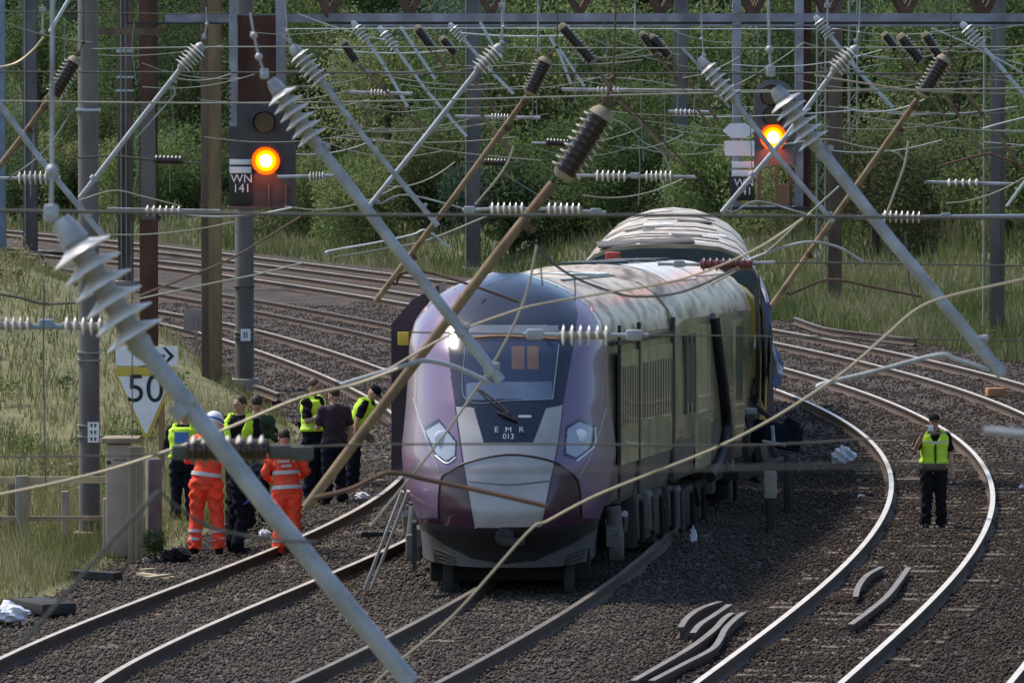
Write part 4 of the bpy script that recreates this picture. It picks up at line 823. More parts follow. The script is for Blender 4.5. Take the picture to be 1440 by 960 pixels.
# hardware clusters on the beam: small insulator fittings on drop rods
def hang(px, y0, y1, d, lab):
    t = thing('drop_rod', P(px, y0, d), lab, 'drop rod', 'drop rods under the beam'); s = F / d; q = MB(); q.tube([P(px, y0, d), P(px, y1, d)], 1.4 / s, 6); q.build('rod', M['galv'], t)
    q = MB(); q.box(P(px, y0 + 8, d), (9 / s, 6 / s, 7 / s), bev=1 / s); q.box(P(px, y1, d), (7 / s, 5 / s, 5 / s), bev=1 / s); q.build('fitting', M['galv'], t)
for px, y0, y1, d, lab in ((757, -10, 70, 85, 'grey drop rod under the beam left of the second brown insulator'), (893, -10, 44, 88, 'grey drop rod under the beam right of centre'), (706, 0, 60, 70, 'grey drop rod right of the middle mast'), (60, 6, 46, 40, 'grey fitting and rod over the second mast from the left'), (1164, 0, 40, 84, 'small grey drop rod at the lattice mast top')): hang(px, y0, y1, d, lab)
# ------------------------------------------------------------------ derailed train
O = Vector((-.04, 78.5, 0))
def spine(l):
    k = max(0.0, l - 3.0); return -.04 + .145 * (math.sqrt(k * k + .25) - .5) if k > 0 else -.04
def pitch(l): return -.027 * max(0.0, l - 3)
TR = thing('train_coach', O, 'derailed purple and silver driving coach facing the camera with broken wires over it', 'train', 'coaches of the derailed train')
def interp(z, tab, cache={}):
    key = id(tab)
    if key not in cache:
        g = np.linspace(0, 4.4, 1761); f_ = np.interp(g, [a for a, _ in tab], [b for _, b in tab]); kw = np.exp(-np.linspace(-2.2, 2.2, 113) ** 2); kw /= kw.sum()
        cache[key] = (g, np.convolve(np.pad(f_, 56, mode='edge'), kw, 'valid'))
    return float(np.interp(z, *cache[key]))
WID = [(.40, 1.10), (.75, 1.13), (.98, 1.20), (1.3, 1.33), (1.7, 1.36), (2.2, 1.31), (2.75, 1.27), (3.05, 1.265), (3.3, 1.20), (3.5, 1.06), (3.68, .84), (3.80, .60), (3.88, .34), (3.93, .12)]
YF = [(.40, .34), (.62, .26), (.85, .06), (1.1, 0), (1.6, .10), (2.0, .28), (2.4, .50), (3.0, .95), (3.4, 1.40), (3.7, 1.90), (3.85, 2.30), (3.93, 2.75)]
NL = 3.2
def nose_pt(z, a):
    wz = interp(z, WID); yf = interp(z, YF); L = NL - yf
    x = wz * math.sin(a) if abs(a) < 1.2 else wz * math.sin(a)
    y = yf + L * (1 - max(0, math.cos(a)) ** .62) * (abs(math.sin(a)) ** .6) * .98
    return Vector((O.x + x, O.y + y, z))
def inside(x, y, poly):
    c = False; n = len(poly)
    for i in range(n):
        x1, y1 = poly[i]; x2, y2 = poly[i - 1]
        if (y1 > y) != (y2 > y) and x < (x2 - x1) * (y - y1) / (y2 - y1) + x1: c = not c
    return c
REG = dict(
    windscreen=[(653, 480), (786, 480), (785, 487), (777, 562), (655, 562), (652, 520)],
    blind=[(720, 486), (737, 486), (737, 519), (720, 519)], blind2=[(741, 486), (758, 486), (757, 519), (741, 519)],
    dash=[(656, 538), (776, 536), (776, 561), (656, 561)],
    display=[(660, 457), (785, 457), (786, 473), (658, 473)],
    mask=[(630, 480), (630, 442), (646, 414), (668, 398), (690, 388), (715, 378), (745, 378), (780, 394), (806, 416), (813, 440), (806, 490), (792, 569), (768, 574), (750, 622), (680, 622), (666, 573), (640, 571), (634, 530)],
    hex_l=[(594, 602), (617, 588), (643, 620), (642, 643), (628, 652), (612, 640)], hex_r=[(795, 600), (815, 588), (838, 598), (835, 627), (810, 648), (792, 640)],
    panel=[(640, 571), (666, 573), (680, 622), (750, 622), (768, 574), (792, 569), (785, 623), (773, 683), (762, 740), (667, 742), (656, 683), (648, 630)],
    skirt=[(590, 742), (628, 767), (663, 785), (707, 793), (753, 788), (800, 767), (847, 739), (846, 797), (797, 804), (707, 809), (607, 804), (593, 797)],
    hatch=[(617, 732), (620, 673), (650, 652), (683, 642), (717, 639), (750, 642), (780, 650), (807, 667), (815, 683), (817, 727), (780, 742), (660, 744)])
def shrink(poly, k):
    cx0 = sum(p[0] for p in poly) / len(poly); cy0 = sum(p[1] for p in poly) / len(poly); return [(cx0 + (x - cx0) * k, cy0 + (y - cy0) * k) for x, y in poly]
NA, NZ = 330, 400
zs = [.40 + 3.53 * (1 - (1 - i / NZ) ** 1.25) for i in range(NZ + 1)]; aa = np.linspace(-math.pi / 2, math.pi / 2, NA + 1)
PT = [[nose_pt(z, a) for a in aa] for z in zs]
faces = {}
for i in range(NZ):
    for j in range(NA):
        c = (PT[i][j] + PT[i + 1][j + 1]) * .5; px, py = proj(c); a = aa[j]
        key = 'purple'
        if abs(a) > 1.5: key = 'purple'
        if inside(px, py, REG['blind']) or inside(px, py, REG['blind2']): key = 'blind'
        elif inside(px, py, REG['dash']): key = 'dash'
        elif inside(px, py, REG['windscreen']): key = 'windscreen'
        elif inside(px, py, REG['display']): key = 'display'
        elif inside(px, py, REG['mask']): key = 'mask'
        elif inside(px, py, REG['hex_l']): key = 'headlight_l' if inside(px, py, shrink(REG['hex_l'], .84)) else 'bezel_l'
        elif inside(px, py, REG['hex_r']): key = 'headlight_r' if inside(px, py, shrink(REG['hex_r'], .84)) else 'bezel_r'
        elif inside(px, py, REG['panel']): key = 'panel'
        elif inside(px, py, REG['skirt']): key = 'skirt'
        elif py > 742 - ((px - 715) / 130) ** 2 * 8: key = 'void'
        elif inside(px, py, REG['hatch']) : key = 'hatch'
        elif py > 728: key = 'hatch'
        faces.setdefault(key, []).append((i, j))
def nose_part(keys, name, m, off=0.0):
    fl = [f for k in keys for f in faces.get(k, [])]
    if not fl: return None
    idx = {}; V = []; Fq = []
    def vid(i, j):
        if (i, j) not in idx: idx[(i, j)] = len(V); V.append(PT[i][j] + Vector((0, off, 0)) - O)
        return idx[(i, j)]
    for i, j in fl: Fq.append((vid(i, j), vid(i, j + 1), vid(i + 1, j + 1), vid(i + 1, j)))
    return raw_mesh(name, np.array(V), np.array(Fq), m, parent=TR, smooth=True)
nose_part(['purple'], 'nose_shell', M['purple'])
nose_part(['hatch'], 'coupler_hatch', M['purple_dark']); nose_part(['panel'], 'nose_panel', M['silver']); nose_part(['mask'], 'windscreen_surround', M['mask'])
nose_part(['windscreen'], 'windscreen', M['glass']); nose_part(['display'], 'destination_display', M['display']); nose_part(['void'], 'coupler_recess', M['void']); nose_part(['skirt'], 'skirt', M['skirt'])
for s_ in 'lr':
    h = nose_part(['headlight_' + s_], 'headlight', M['lampglass']); bz = nose_part(['bezel_' + s_], 'bezel', M['mask']); bz.parent = h
    # round lamp bowl
def surf(px, py, lift=.006):
    """point of the nose under picture point (px,py)"""
    best = None; r = ray(px, py); lo, hi = 76.0, 84.0
    for dd in np.arange(77.5, 83, .01):
        p = Vector(r * dd) + Vector((0, 0, CAMH)); z = p.z
        if not (.4 <= z <= 3.93): continue
        wz = interp(z, WID); sx = (p.x - O.x) / wz
        if abs(sx) > .9999: continue
        q = nose_pt(z, math.asin(sx))
        if p.y >= q.y: return Vector((p.x, q.y - lift, p.z))
    return P(px, py, 80)
lamps = [o for o in TR.children if o.name.startswith('headlight')]
for (x, y), h in zip(((620, 615), (816, 612)), lamps):
    p = surf(x, y); q = MB(); q.tube_prof(p + Vector((0, .012, 0)), Vector((0, -1, .06)).normalized(), [(-.06, .085), (.03, .08), (.045, .055), (.05, .001)], 20, 0); b = q.build('lamp_bowl', M['lampwhite'], TR); b.parent = h
def surf_line(name, pts, w_px, m, par=TR, per=10):
    pp = [surf(*p, .004) for p in [tuple(q) for q in [(v.x, v.y) for v in spline([(a, b, 0) for a, b in pts], per)]]]
    q = MB(); q.tube(pp, w_px * 79 / F / 2, 6); return q.build(name, m, par)
for pl_, hh in (([(612, 640), (628, 651), (641, 643)], 0), ([(811, 648), (835, 627), (837, 600)], 1)): surf_line('led_strip', pl_, 2.6, M['lampwhite'], lamps[hh])
surf_line('hatch_seam', [(617, 732), (617, 700), (621, 672), (634, 662), (651, 652), (683, 643), (717, 639), (750, 642), (781, 650), (796, 660), (808, 669), (815, 685), (818, 727)], 3.2, M['black'])
surf_line('panel_crease', [(660, 676), (715, 681), (772, 676)], 2.0, M['skirt'])
surf_line('seam', [(640, 572), (648, 628), (656, 683), (667, 741)], 1.6, M['purple_dark']); surf_line('seam', [(792, 570), (785, 623), (773, 683), (762, 740)], 1.6, M['purple_dark'])
surf_line('nose_edge_glint', [(582, 560), (590, 590), (604, 628), (618, 664)], 2.6, M['silver']); surf_line('nose_edge_glint', [(852, 575), (842, 610), (828, 645), (814, 672)], 2.2, M['silver'])  # silver lines painted in for the rim light along the nose edges
surf_line('wiper_cable', [(660, 475), (700, 472), (730, 473), (785, 476)], 3.2, M['brick'])
surf_line('window_frame', [(654, 486), (655, 561), (720, 563), (777, 561)], 1.6, M['display']); surf_line('window_frame', [(777, 561), (782, 520), (786, 484)], 1.6, M['display'])
for k in range(4):
    surf_line('skirt_louvre', [(612 + k * 2, 771 + k * 6), (628 + k * 2, 777 + k * 6), (640 + k, 784 + k * 5)], 2.6, M['void']); surf_line('skirt_louvre', [(795 - k, 784 + k * 5), (808 - k * 2, 777 + k * 6), (824 - k * 2, 771 + k * 6)], 2.6, M['void'])
surf_line('wiper', [(670, 545), (690, 565), (715, 582)], 3.5, M['black']); surf_line('wiper', [(676, 548), (705, 570), (722, 588)], 3, M['rail_side'])
q = MB(); p = surf(738, 585, .02); q.box(p, (.16, .01, .03)); q.build('white_mark', M['white'], TR)
q = MB(); q.box(surf(712, 583, .02), (.11, .05, .06), .2, bev=.015); q.tube([surf(700, 580, .03), surf(712, 584, .05), surf(728, 592, .03)], .018, 8); q.build('wiper_motor', M['black'], TR)
dsp = [o for o in TR.children if o.name.startswith('windscreen_surround')][0]
for ch, x in (('E', 698), ('M', 715), ('R', 733)): text_mesh(ch, surf(x, 604, .012), .095, M['white'], 'lettering', dsp, Matrix.Rotation(-.35, 4, 'X'), width=1.15)
text_mesh('013', surf(715, 613.5, .012), .095, M['white'], 'lettering', dsp, Matrix.Rotation(-.35, 4, 'X'))
# cab interior shapes seen through the glass: seat-back and warm blind
wsc = [o for o in TR.children if o.name == 'windscreen'][0]
for kk, nm, mm in (('blind', 'cab_blind', 'blind'), ('dash', 'dashboard', 'dash')): nose_part([kk], nm, M[mm]).parent = wsc
# coach body behind the nose: loft along the spine
def sec(l, wid, hgt, z0=.95, dx=0.0, dz=0.0, roof_r=.55):
    c = spine(l) + dx; pz = pitch(l) + dz; y = O.y + l; pts = []
    half = [(0, hgt), (wid * .36, hgt - .03), (wid * .62, hgt - .12), (wid * .80, hgt - .28), (wid * .93, hgt - .5), (wid * .985, hgt - .75), (wid, hgt - 1.1), (wid * 1.01, 2.1), (wid * 1.0, 1.5), (wid * .97, z0 + .12), (wid * .93, z0)]
    r = [Vector((c + a, y + a * -.06, b + pz)) for a, b in half]; lft = [Vector((c - a, y + a * .06, b + pz)) for a, b in half[1:]]
    return lft[::-1] + r
def body(ls, wid, hgt, name, dx=0, dz=0, tp=(0, 0, 1)):
    secs = [sec(l, wid - tp[0] * max(0, 1 - (l - ls[0]) / tp[2]), hgt - tp[1] * max(0, 1 - (l - ls[0]) / tp[2]), .95, dx, dz) for l in ls]; q = MB(); q.loft(secs, 0); n = len(secs[0])
    for fi in range((len(ls) - 1) * (n - 1)):
        k = fi % (n - 1); q.m[fi] = 1 if 4 < k < n - 1 - 5 else (2 if k < 2 or k >= n - 3 else 0)
    return q.build(name, [M['side'], M['roof'], M['side_slate']], TR, angle=35)
body(np.concatenate([np.linspace(2.75, 4.4, 6), np.linspace(5, 9.6, 8)]), 1.37, 3.86, 'front_body', 0, 0, (.13, .06, 1.6))
body(np.concatenate([np.linspace(9.5, 10.1, 4), np.linspace(10.6, 18.6, 12)]), 1.42, 3.90, 'rear_body', .06, .06, (.07, .11, .6))
def side_pt(l, z, off=.012, dx=0.0, wid=1.37, right=1): return Vector((spine(l) + dx + right * (wid * 1.0 + off), O.y + l - .06 * wid * right, z + pitch(l)))
def side_strip(name, l0, l1, za, zb, m, off=.01, dx=0.0, wid=1.38, par=TR, th=.02):
    q = MB(); n = 6; A = [side_pt(l0 + (l1 - l0) * i / n, za, off, dx, wid) for i in range(n + 1)]; B = [side_pt(l0 + (l1 - l0) * i / n, zb, off, dx, wid) for i in range(n + 1)]; t = Vector((-th - off, 0, 0))
    q.loft([[a, b, b + t, a + t] for a, b in zip(A, B)], closed=True); return q.build(name, m, par)
side_strip('side_panel', 3.6, 5.6, 1.45, 2.9, M['side_green']); side_strip('side_panel', 5.75, 9.3, 1.45, 2.9, M['side_green'])
for a, b, n in ((3.7, 5.5, 7), (6.0, 9.2, 11)):
    g = side_strip('louvre_grille', a, b, 1.95, 2.72, M['side'], .022)
    for k in range(n):
        l = a + (b - a) * (k + .5) / n; side_strip('slat_gap', l - .035, l + .035, 1.97, 2.70, M['slot'], .026, par=g)
for l, w_ in ((3.5, .05), (5.67, .07), (9.45, .10)): side_strip('panel_gap', l - w_, l + w_, 1.0, 3.25, M['black'], .02)
side_strip('cantrail', 3.2, 9.5, 3.0, 3.06, M['black'], .012)
side_strip('door', 11.3, 12.9, 1.1, 3.1, M['side_green'], .012, .06, 1.43); side_strip('window', 10.0, 11.0, 2.05, 2.85, M['slot'], .012, .06, 1.43)
for k in range(3): side_strip('handrail', 9.95 + k * .5, 10.03 + k * .5, 1.9, 3.0, M['slot'], .02, .06, 1.43)
side_strip('pale_strip', 16.0, 17.3, 1.3, 3.1, M['side_green'], .015, .06, 1.43)
for k in range(5): side_strip('strip_slot', 16.15 + k * .2, 16.2 + k * .2, 1.9, 3.0, M['slot'], .022, .06, 1.43)
# black hose-like door seal that bows down the side
q = MB(); q.tube(spline([side_pt(13.2, 3.2, .03, .06, 1.42), side_pt(13.5, 2.7, .05, .06, 1.43), side_pt(14.1, 2.1, .06, .06, 1.43), side_pt(14.6, 1.6, .05, .06, 1.42), side_pt(14.2, 1.15, .04, .06, 1.4), side_pt(13.2, .9, .02, .06, 1.38)], 6), .085, 10); q.build('door_seal', M['black'], TR)
for l0, l1, x0, x1, m, nm in ((4.2, 9.4, -.55, -.5, 'roof_dark', 'roof_gutter'), (4.2, 9.4, .55, .6, 'roof_dark', 'roof_gutter'), (7.2, 9.9, -.35, .55, 'roof_dark', 'roof_well'), (11.2, 18.3, -.95, .42, 'roof_dark', 'roof_well'), (10.6, 14.2, .46, 1.10, 'roof_pale', 'roof_panel'), (14.4, 17.9, .46, 1.05, 'roof_pale', 'roof_panel'), (7.0, 7.9, -.1, .3, 'roof_pale', 'roof_panel'), (8.3, 9.5, .2, .5, 'roof_pale', 'roof_panel'), (8.6, 9.6, -.35, -.02, 'roof_pale', 'roof_panel')):
    q = MB(); hg = 3.86 if l1 < 10 else 3.96; dx = 0 if l1 < 10 else .06
    def rz(x): return hg + float(np.interp(abs(x) / (1.37 if l1 < 10 else 1.42), [0, .36, .62, .80, .93], [0, -.03, -.12, -.28, -.5]))
    k = .022 if m == 'roof_pale' else .012; secs = []
    for i in range(7):
        l = l0 + (l1 - l0) * i / 6; row = [Vector((spine(l) + dx + x0 + (x1 - x0) * j / 4, O.y + l, rz(x0 + (x1 - x0) * j / 4) + pitch(l) + k)) for j in range(5)]; secs.append(row + [v - Vector((0, 0, .06)) for v in row[::-1]])
    q.loft(secs, closed=True); q.build(nm, M[m], TR)
for i in range(9):
    q = MB(); l = 10.8 + i * .8; q.box((spine(l) - .10 + .12 * (i % 3), O.y + l, 3.975 + pitch(l)), (.5 + .2 * (i % 2), .16, .03), bev=.01); q.build('roof_rib', M['bogie' if i % 2 else 'roof_dark'], TR)
q = MB(); q.box((spine(17) - .42, O.y + 17.0, 4.02 + pitch(17)), (.22, .2, .12), bev=.02); q.build('red_roof_box', M['red'], TR)
for k in range(7):
    q = MB(); l = 5.2 + k * .32; q.tube([(spine(l) + 1.03, O.y + l, 3.52 + pitch(l)), (spine(l) + 1.19, O.y + l + .3, 3.32 + pitch(l))], .018, 6); q.build('scrape_mark', M['red'], TR)
# rear end: yellow end face, black gangway and torn skin
q = MB(); q.loft([sec(18.62, 1.47, 3.84, 2.15, .12, .0)[9:], sec(19.1, 1.50, 3.80, 2.15, .14, .0)[9:]], closed=True); q.build('yellow_end', M['gang_yellow'], TR)
q = MB(); q.loft([sec(18.7, 1.30, 3.6, 1.2, .27), sec(19.9, 1.30, 3.6, 1.2, .36)]); q.build('gangway_bellows', M['torn_purple'], TR)
def sheet(name, pts, m, th=.02, d=97.2):
    q = MB(); poly = [P(x, y, d + (i % 3) * .25) for i, (x, y) in enumerate(pts)]; n = len(poly); ce = sum(poly, Vector()) / n + Vector((0, -.12, 0)); vs = poly + [ce] + [v + Vector((0, th, 0)) for v in poly] + [ce + Vector((0, th, 0))]
    fs = [(i, (i + 1) % n, n) for i in range(n)] + [((i + 1) % n + n + 1, i + n + 1, 2 * n + 1) for i in range(n)] + [(i, i + n + 1, (i + 1) % n + n + 1, (i + 1) % n) for i in range(n)]
    q.add(vs, fs); return q.build(name, M[m], TR, smooth=False)
sheet('torn_skin', [(1066, 382), (1076, 398), (1085, 425), (1080, 450), (1083, 500), (1074, 560), (1064, 548), (1060, 470), (1068, 420)], 'torn_purple')
sheet('torn_skin', [(1072, 420), (1084, 432), (1086, 470), (1080, 520), (1074, 500), (1076, 460)], 'torn_blue', d=96.9)
sheet('torn_skin', [(1084, 480), (1094, 492), (1102, 515), (1098, 535), (1086, 542), (1082, 510)], 'torn_white', d=96.7)
sheet('torn_skin', [(1088, 484), (1097, 496), (1103, 520), (1094, 508)], 'torn_blue', d=96.5); sheet('torn_skin', [(1086, 536), (1099, 524), (1100, 538), (1090, 548)], 'torn_blue', d=96.4)
sheet('torn_skin', [(1068, 385), (1074, 396), (1083, 424), (1078, 426), (1070, 404)], 'torn_white', d=96.7); sheet('torn_skin', [(1062, 470), (1068, 480), (1066, 494), (1060, 490)], 'torn_white', d=96.7)
for pts_ in ([(1060, 400), (1066, 398), (1070, 470), (1068, 560), (1061, 552), (1063, 470)], [(1072, 440), (1077, 436), (1079, 505), (1075, 575), (1070, 560)], [(1082, 452), (1087, 470), (1086, 520), (1080, 556), (1079, 500)], [(1052, 560), (1066, 552), (1074, 578), (1060, 596)]): sheet('torn_strip', pts_, 'black', d=95.4)
sheet('torn_skin', [(1062, 535), (1070, 530), (1069, 560), (1060, 578), (1056, 560)], 'timber_pale', d=96.7)
# left: the dark flank and yellow marker standing proud of the nose
q = MB(); q.loft([[Vector((O.x - 1.52, O.y + 4.4, z)) for z in (1.25, 3.2)] + [Vector((O.x - 1.25, O.y + 4.4, 3.52)), Vector((O.x - .9, O.y + 4.4, 3.72)), Vector((O.x - .8, O.y + 4.4, 1.25))], [Vector((O.x - 1.46, O.y + 8.4, z)) for z in (1.15, 3.1)] + [Vector((O.x - 1.2, O.y + 8.4, 3.42)), Vector((O.x - .85, O.y + 8.4, 3.62)), Vector((O.x - .75, O.y + 8.4, 1.15))]], closed=True); q.build('left_flank', M['torn_purple'], TR, smooth=False)
q = MB(); q.box(P(567, 476, 82.8), (.14, .05, .17), bev=.01); q.build('yellow_marker', M['yellow'], TR)
# bogies: side frames, wheels, springs
def bogie(l, right_only=False):
    c = Vector((spine(l), O.y + l, 0)); ang = -math.atan(.145) if l > 4 else 0.0; R = Matrix.Rotation(ang, 3, 'Z')
    e = bpy.data.objects.new('bogie', None); C.objects.link(e); e.location = c - O; e.parent = TR
    for dy in (-1.25, 1.25):
        for sx in (-1, 1):
            p = c + R @ Vector((sx * .75, dy, .47)); q = MB(); ax = R @ Vector((sx, 0, 0)); q.tube_prof(p - ax * .06, ax, [(0, .46), (.03, .455), (.035, .42), (.11, .42), (.12, .30), (.125, .1), (.13, .09)], 28, 0); q.build('wheel', M['wheel'], e)
        q = MB(); q.tube([c + R @ Vector((-.8, dy, .47)), c + R @ Vector((.8, dy, .47))], .09, 10); q.build('axle', M['bogie_dark'], e)
    for sx in (-1, 1):
        q = MB(); ln = [(-1.75, .62), (-.95, .68), (-.45, .52), (.45, .52), (.95, .68), (1.75, .62)]
        q.loft([[c + R @ Vector((sx * 1.22 + a, y, z + b)) for a, b in ((-.07, -.11), (.07, -.11), (.07, .11), (-.07, .11))] for y, z in ln], closed=True); q.build('side_frame', M['bogie'], e)
        for dy in (-1.25, 1.25):
            q = MB(); q.box(c + R @ Vector((sx * 1.28, dy, .47)), (.20, .36, .34), R, bev=.03); q.tube([c + R @ Vector((sx * 1.28, dy - .02, .62)), c + R @ Vector((sx * 1.24, dy, .98))], .10, 12); q.build('axle_box', M['bogie'], e)
        q = MB()
        for k in range(5): q.tube_prof(c + R @ Vector((sx * 1.20, 0, .62 + k * .07)), Vector((0, 0, 1)), [(0, .14), (.035, .17), (.07, .14)], 14, 0)
        q.build('air_spring', M['bogie_dark'], e)
        q = MB(); q.tube([c + R @ Vector((sx * 1.40, .45, .55)), c + R @ Vector((sx * 1.40, -.75, .85))], .045, 8); q.build('damper', M['galv'], e)
    return e
bogie(3.9); bogie(15.8)
for l, x0, ll, z0, z1, m in ((5.9, 1.18, .8, .28, .98, 'bogie_dark'), (6.9, 1.22, .5, .36, .98, 'bogie'), (7.9, 1.2, .9, .25, .95, 'bogie_dark'), (9.2, 1.2, .6, .3, .95, 'bogie_dark'), (10.1, 1.22, .5, .22, .9, 'bogie'), (11.4, 1.2, 1.1, .2, .85, 'bogie_dark'), (13.2, 1.15, .9, .2, .85, 'bogie_dark'), (17.3, 1.15, .8, .25, .8, 'bogie_dark')):
    q = MB(); q.box((spine(l) + x0, O.y + l, (z0 + z1) / 2 + pitch(l)), (.34, ll, z1 - z0), -math.atan(.145), bev=.04); q.tube([(spine(l) + x0 + .2, O.y + l - ll * .5, z1 - .05 + pitch(l)), (spine(l) + x0 + .22, O.y + l - ll * .2, z0 + .1 + pitch(l)), (spine(l) + x0 + .2, O.y + l + ll * .4, z0 + .05 + pitch(l))], .035, 6); q.build('underfloor_gear', M[m], TR)
for l, m, ll, z0, z1 in ((7.4, 'bogie_dark', .9, .55, .95), (8.9, 'bogie', 1.1, .50, .95), (10.9, 'bogie_dark', 1.6, .42, .9), (12.8, 'bogie_dark', 1.3, .42, .9)):
    q = MB(); q.box((spine(l) + .1, O.y + l, (z0 + z1) / 2 + pitch(l)), (1.9, ll, z1 - z0), -math.atan(.145), bev=.04); q.tube([(spine(l) + 1.28, O.y + l - ll * .4, z1 + pitch(l) - .1), (spine(l) + 1.35, O.y + l, z0 + pitch(l) + .1), (spine(l) + 1.3, O.y + l + ll * .4, z1 + pitch(l) - .15)], .03, 6); q.build('underfloor_case', M[m], TR)
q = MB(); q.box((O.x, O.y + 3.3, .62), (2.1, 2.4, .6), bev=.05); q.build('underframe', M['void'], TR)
for sx in (-1, 1):
    q = MB(); q.box((O.x + sx * .75, O.y + 1.0, .28), (.13, .08, .5), bev=.02); q.build('rail_guard', M['bogie_dark'], TR)
q = MB(); q.box((O.x - 1.17, O.y + 1.0, .62), (.05, .5, .6)); q.build('side_plate', M['bogie_dark'], TR)
q = MB(); q.box((O.x + .02, O.y + 2.6, .36), (2.0, 2.6, .42), bev=.04); q.build('under_shade_block', M['void'], TR)  # black box added to block light and darken the space under the nose
q = MB(); q.tube_prof(Vector((O.x - .05, O.y + .25, .80)), Vector((0, -1, 0)), [(0, .12), (.2, .12), (.22, .07)], 14, 0); q.box((O.x + .05, O.y + .1, .74), (.3, .2, .1), bev=.02); q.build('coupler', M['bogie_dark'], TR)
# second coach: jack-knifed behind, seen end-on with its roof showing
c2 = Vector((2.36, 99.6, 0)); T2 = thing('train_coach', c2, 'second derailed coach behind, its curved silver roof showing above the first', 'train', 'coaches of the derailed train')
def H2(l): return 3.68
def sec2(l, k=1.0):
    x = 2.40 + .030 * l; y = 99.6 + l; h = H2(l); wd = 1.50 - .006 * l; e = 4.2 - .11 * l
    def pf(u): return h - .80 * (1 - max(0, 1 - u ** e) ** (1 / 1.7)) - .0
    half = [(0, h), (wd * .3, pf(.3)), (wd * .55, pf(.55)), (wd * .75, pf(.75)), (wd * .90, pf(.90)), (wd * .98, pf(.98)), (wd, h - 1.2), (wd, 1.6), (wd * .95, .8)]
    return [Vector((x - a, y, b)) for a, b in half[1:]][::-1] + [Vector((x + a, y, b)) for a, b in half]
q = MB(); ls = np.linspace(0, 21, 22); q.loft([sec2(l) for l in ls], 0); n = 17
for fi in range(21 * 16):
    kk = fi % 16; q.m[fi] = 1 if 2 < kk < 13 else 0
q.build('body', [M['side'], M['roof']], T2, angle=35)
for i, l in enumerate((1.0, 2.2, 3.6, 5.0, 6.8, 8.8, 10.6, 13, 15.5, 18)):       # transverse roof joints and equipment covers
    q = MB(); ss = sec2(l); s3 = sec2(l + .12 + .12 * (i % 3)); up = Vector((0, 0, .012)); ka, kb = ((4, 9), (7, 13), (5, 11))[i % 3]; q.loft([[v + up for v in ss[ka:kb]], [v + up for v in s3[ka:kb]]], caps=False); j = q.build('roof_joint', M['roof_brown' if i % 2 else 'bogie'], T2); mo = j.modifiers.new('thick', 'SOLIDIFY'); mo.thickness = .015
for (l, x, lw, ww, m) in ((1.3, -.35, 2.4, 1.5, 'roof_brown'), (4.6, .3, .8, .5, 'roof_brown'), (8.0, -.5, .9, .5, 'roof_brown'), (12.5, .4, 1.2, .6, 'roof_brown'), (6.3, .8, .7, .3, 'roof_pale'), (10.2, -.2, .8, .5, 'roof_pale')):
    q = MB(); h = H2(l) - .05 * (abs(x) / .7) ** 2; q.box((2.40 + .030 * l + x, 99.6 + l, h), (ww, lw, .03), Matrix.Rotation(math.atan(.16 * x), 3, 'Y'), bev=.01); q.build('roof_cover', M[m], T2)
q = MB(); q.loft([[v + Vector((0, -.02, -.06)) for v in sec2(-.04)], [v + Vector((0, 0, -.06)) for v in sec2(.1)]]); q.build('end_wall', M['roof_dark'], T2)
bg_ = MB(); bg_.box((2.4, 101.5, .55), (2.2, 3, .6), bev=.05); bg_.build('underframe', M['void'], T2)
# torn-off bogie and equipment lying right of the gap
wk = thing('bogie_wreckage', G(1075, 640), 'dark torn-off bogie parts and blue-grey case on the ballast beside the coach gap', 'wreckage')
q = MB(); q.box(P(1092, 612, 94), (.62, .5, .36), Matrix.Rotation(.35, 3, 'Z') @ Matrix.Rotation(.22, 3, 'Y'), bev=.03); q.box(P(1112, 600, 94), (.22, .4, .24), Matrix.Rotation(.5, 3, 'Y'), bev=.02); q.build('case', M['mast_blue'] if False else M['navy'], wk)
q = MB(); q.tube_prof(P(1058, 640, 94.5), Vector((1, -.4, .2)).normalized(), [(0, .42), (.1, .42), (.12, .2)], 20, 0); q.build('wheel', M['wheel'], wk)
q = MB(); q.beam(P(1030, 668, 93), P(1112, 648, 95), .2, .14); q.beam(P(1052, 585, 95), P(1070, 660, 94), .10, .10); q.tube([P(1085, 605, 93.8), P(1088, 642, 93.6)], .03, 6); q.tube([P(1064, 572, 95), P(1100, 600, 94)], .04, 6); q.build('frame', M['bogie_dark'], wk)
q = MB(); q.box(P(1056, 578, 94.4), (.18, .1, .1), bev=.02); q.tube([P(1072, 620, 93.4), P(1105, 626, 93.4)], .025, 6); q.tube([P(1086, 598, 93.4), P(1088, 625, 93.4)], .03, 6); q.build('bright_fitting', M['galv'], wk)
# ------------------------------------------------------------------ props along the line
def post(px, py, top, w_px, label, m1, cap=None, name='marker_post'):
    b = G(px, py); s = (py - 42) / 7; h = (py - top) / s; t = thing(name, b, label, 'post'); q = MB(); hh = h if not cap else h * .52
    q.box(b + Vector((0, 0, hh / 2 - .05)), (w_px / s * (.7 if cap else 1), w_px / s * .7, hh + .1), bev=.015); q.build('shaft', m1, t)
    if cap: q = MB(); q.box(b + Vector((0, 0, hh + (h - hh) / 2)), (w_px / s, w_px / s * .8, h - hh), bev=.02); q.build('head', cap, t)
post(1083, 741, 662, 18, 'stubby trackside post with a paler concrete head', M['bogie_dark'], M['concrete']); post(1107, 717, 640, 10, 'thin dark trackside post right of the pale-headed one', M['bogie_dark'])
def offcut(pts, label, z0=.13):
    pp = [G(x, y, z0) for x, y in pts]; pp = spline([(p.x, p.y, z0) for p in pp], 5); q = rail_mb([tuple(p) for p in pp]); o = q.build('rail_offcut', [M['rail_side'], M['rail_old']]); tag(o, label, 'rail', 'loose lengths of old rail')
offcut([(957, 881), (966, 868), (982, 856), (1002, 848), (1013, 845)], 'short curved old rail, uppermost of the four in front of the train'); offcut([(974, 889), (984, 877), (1002, 865), (1026, 849)], 'short curved old rail, second of the four in front of the train')
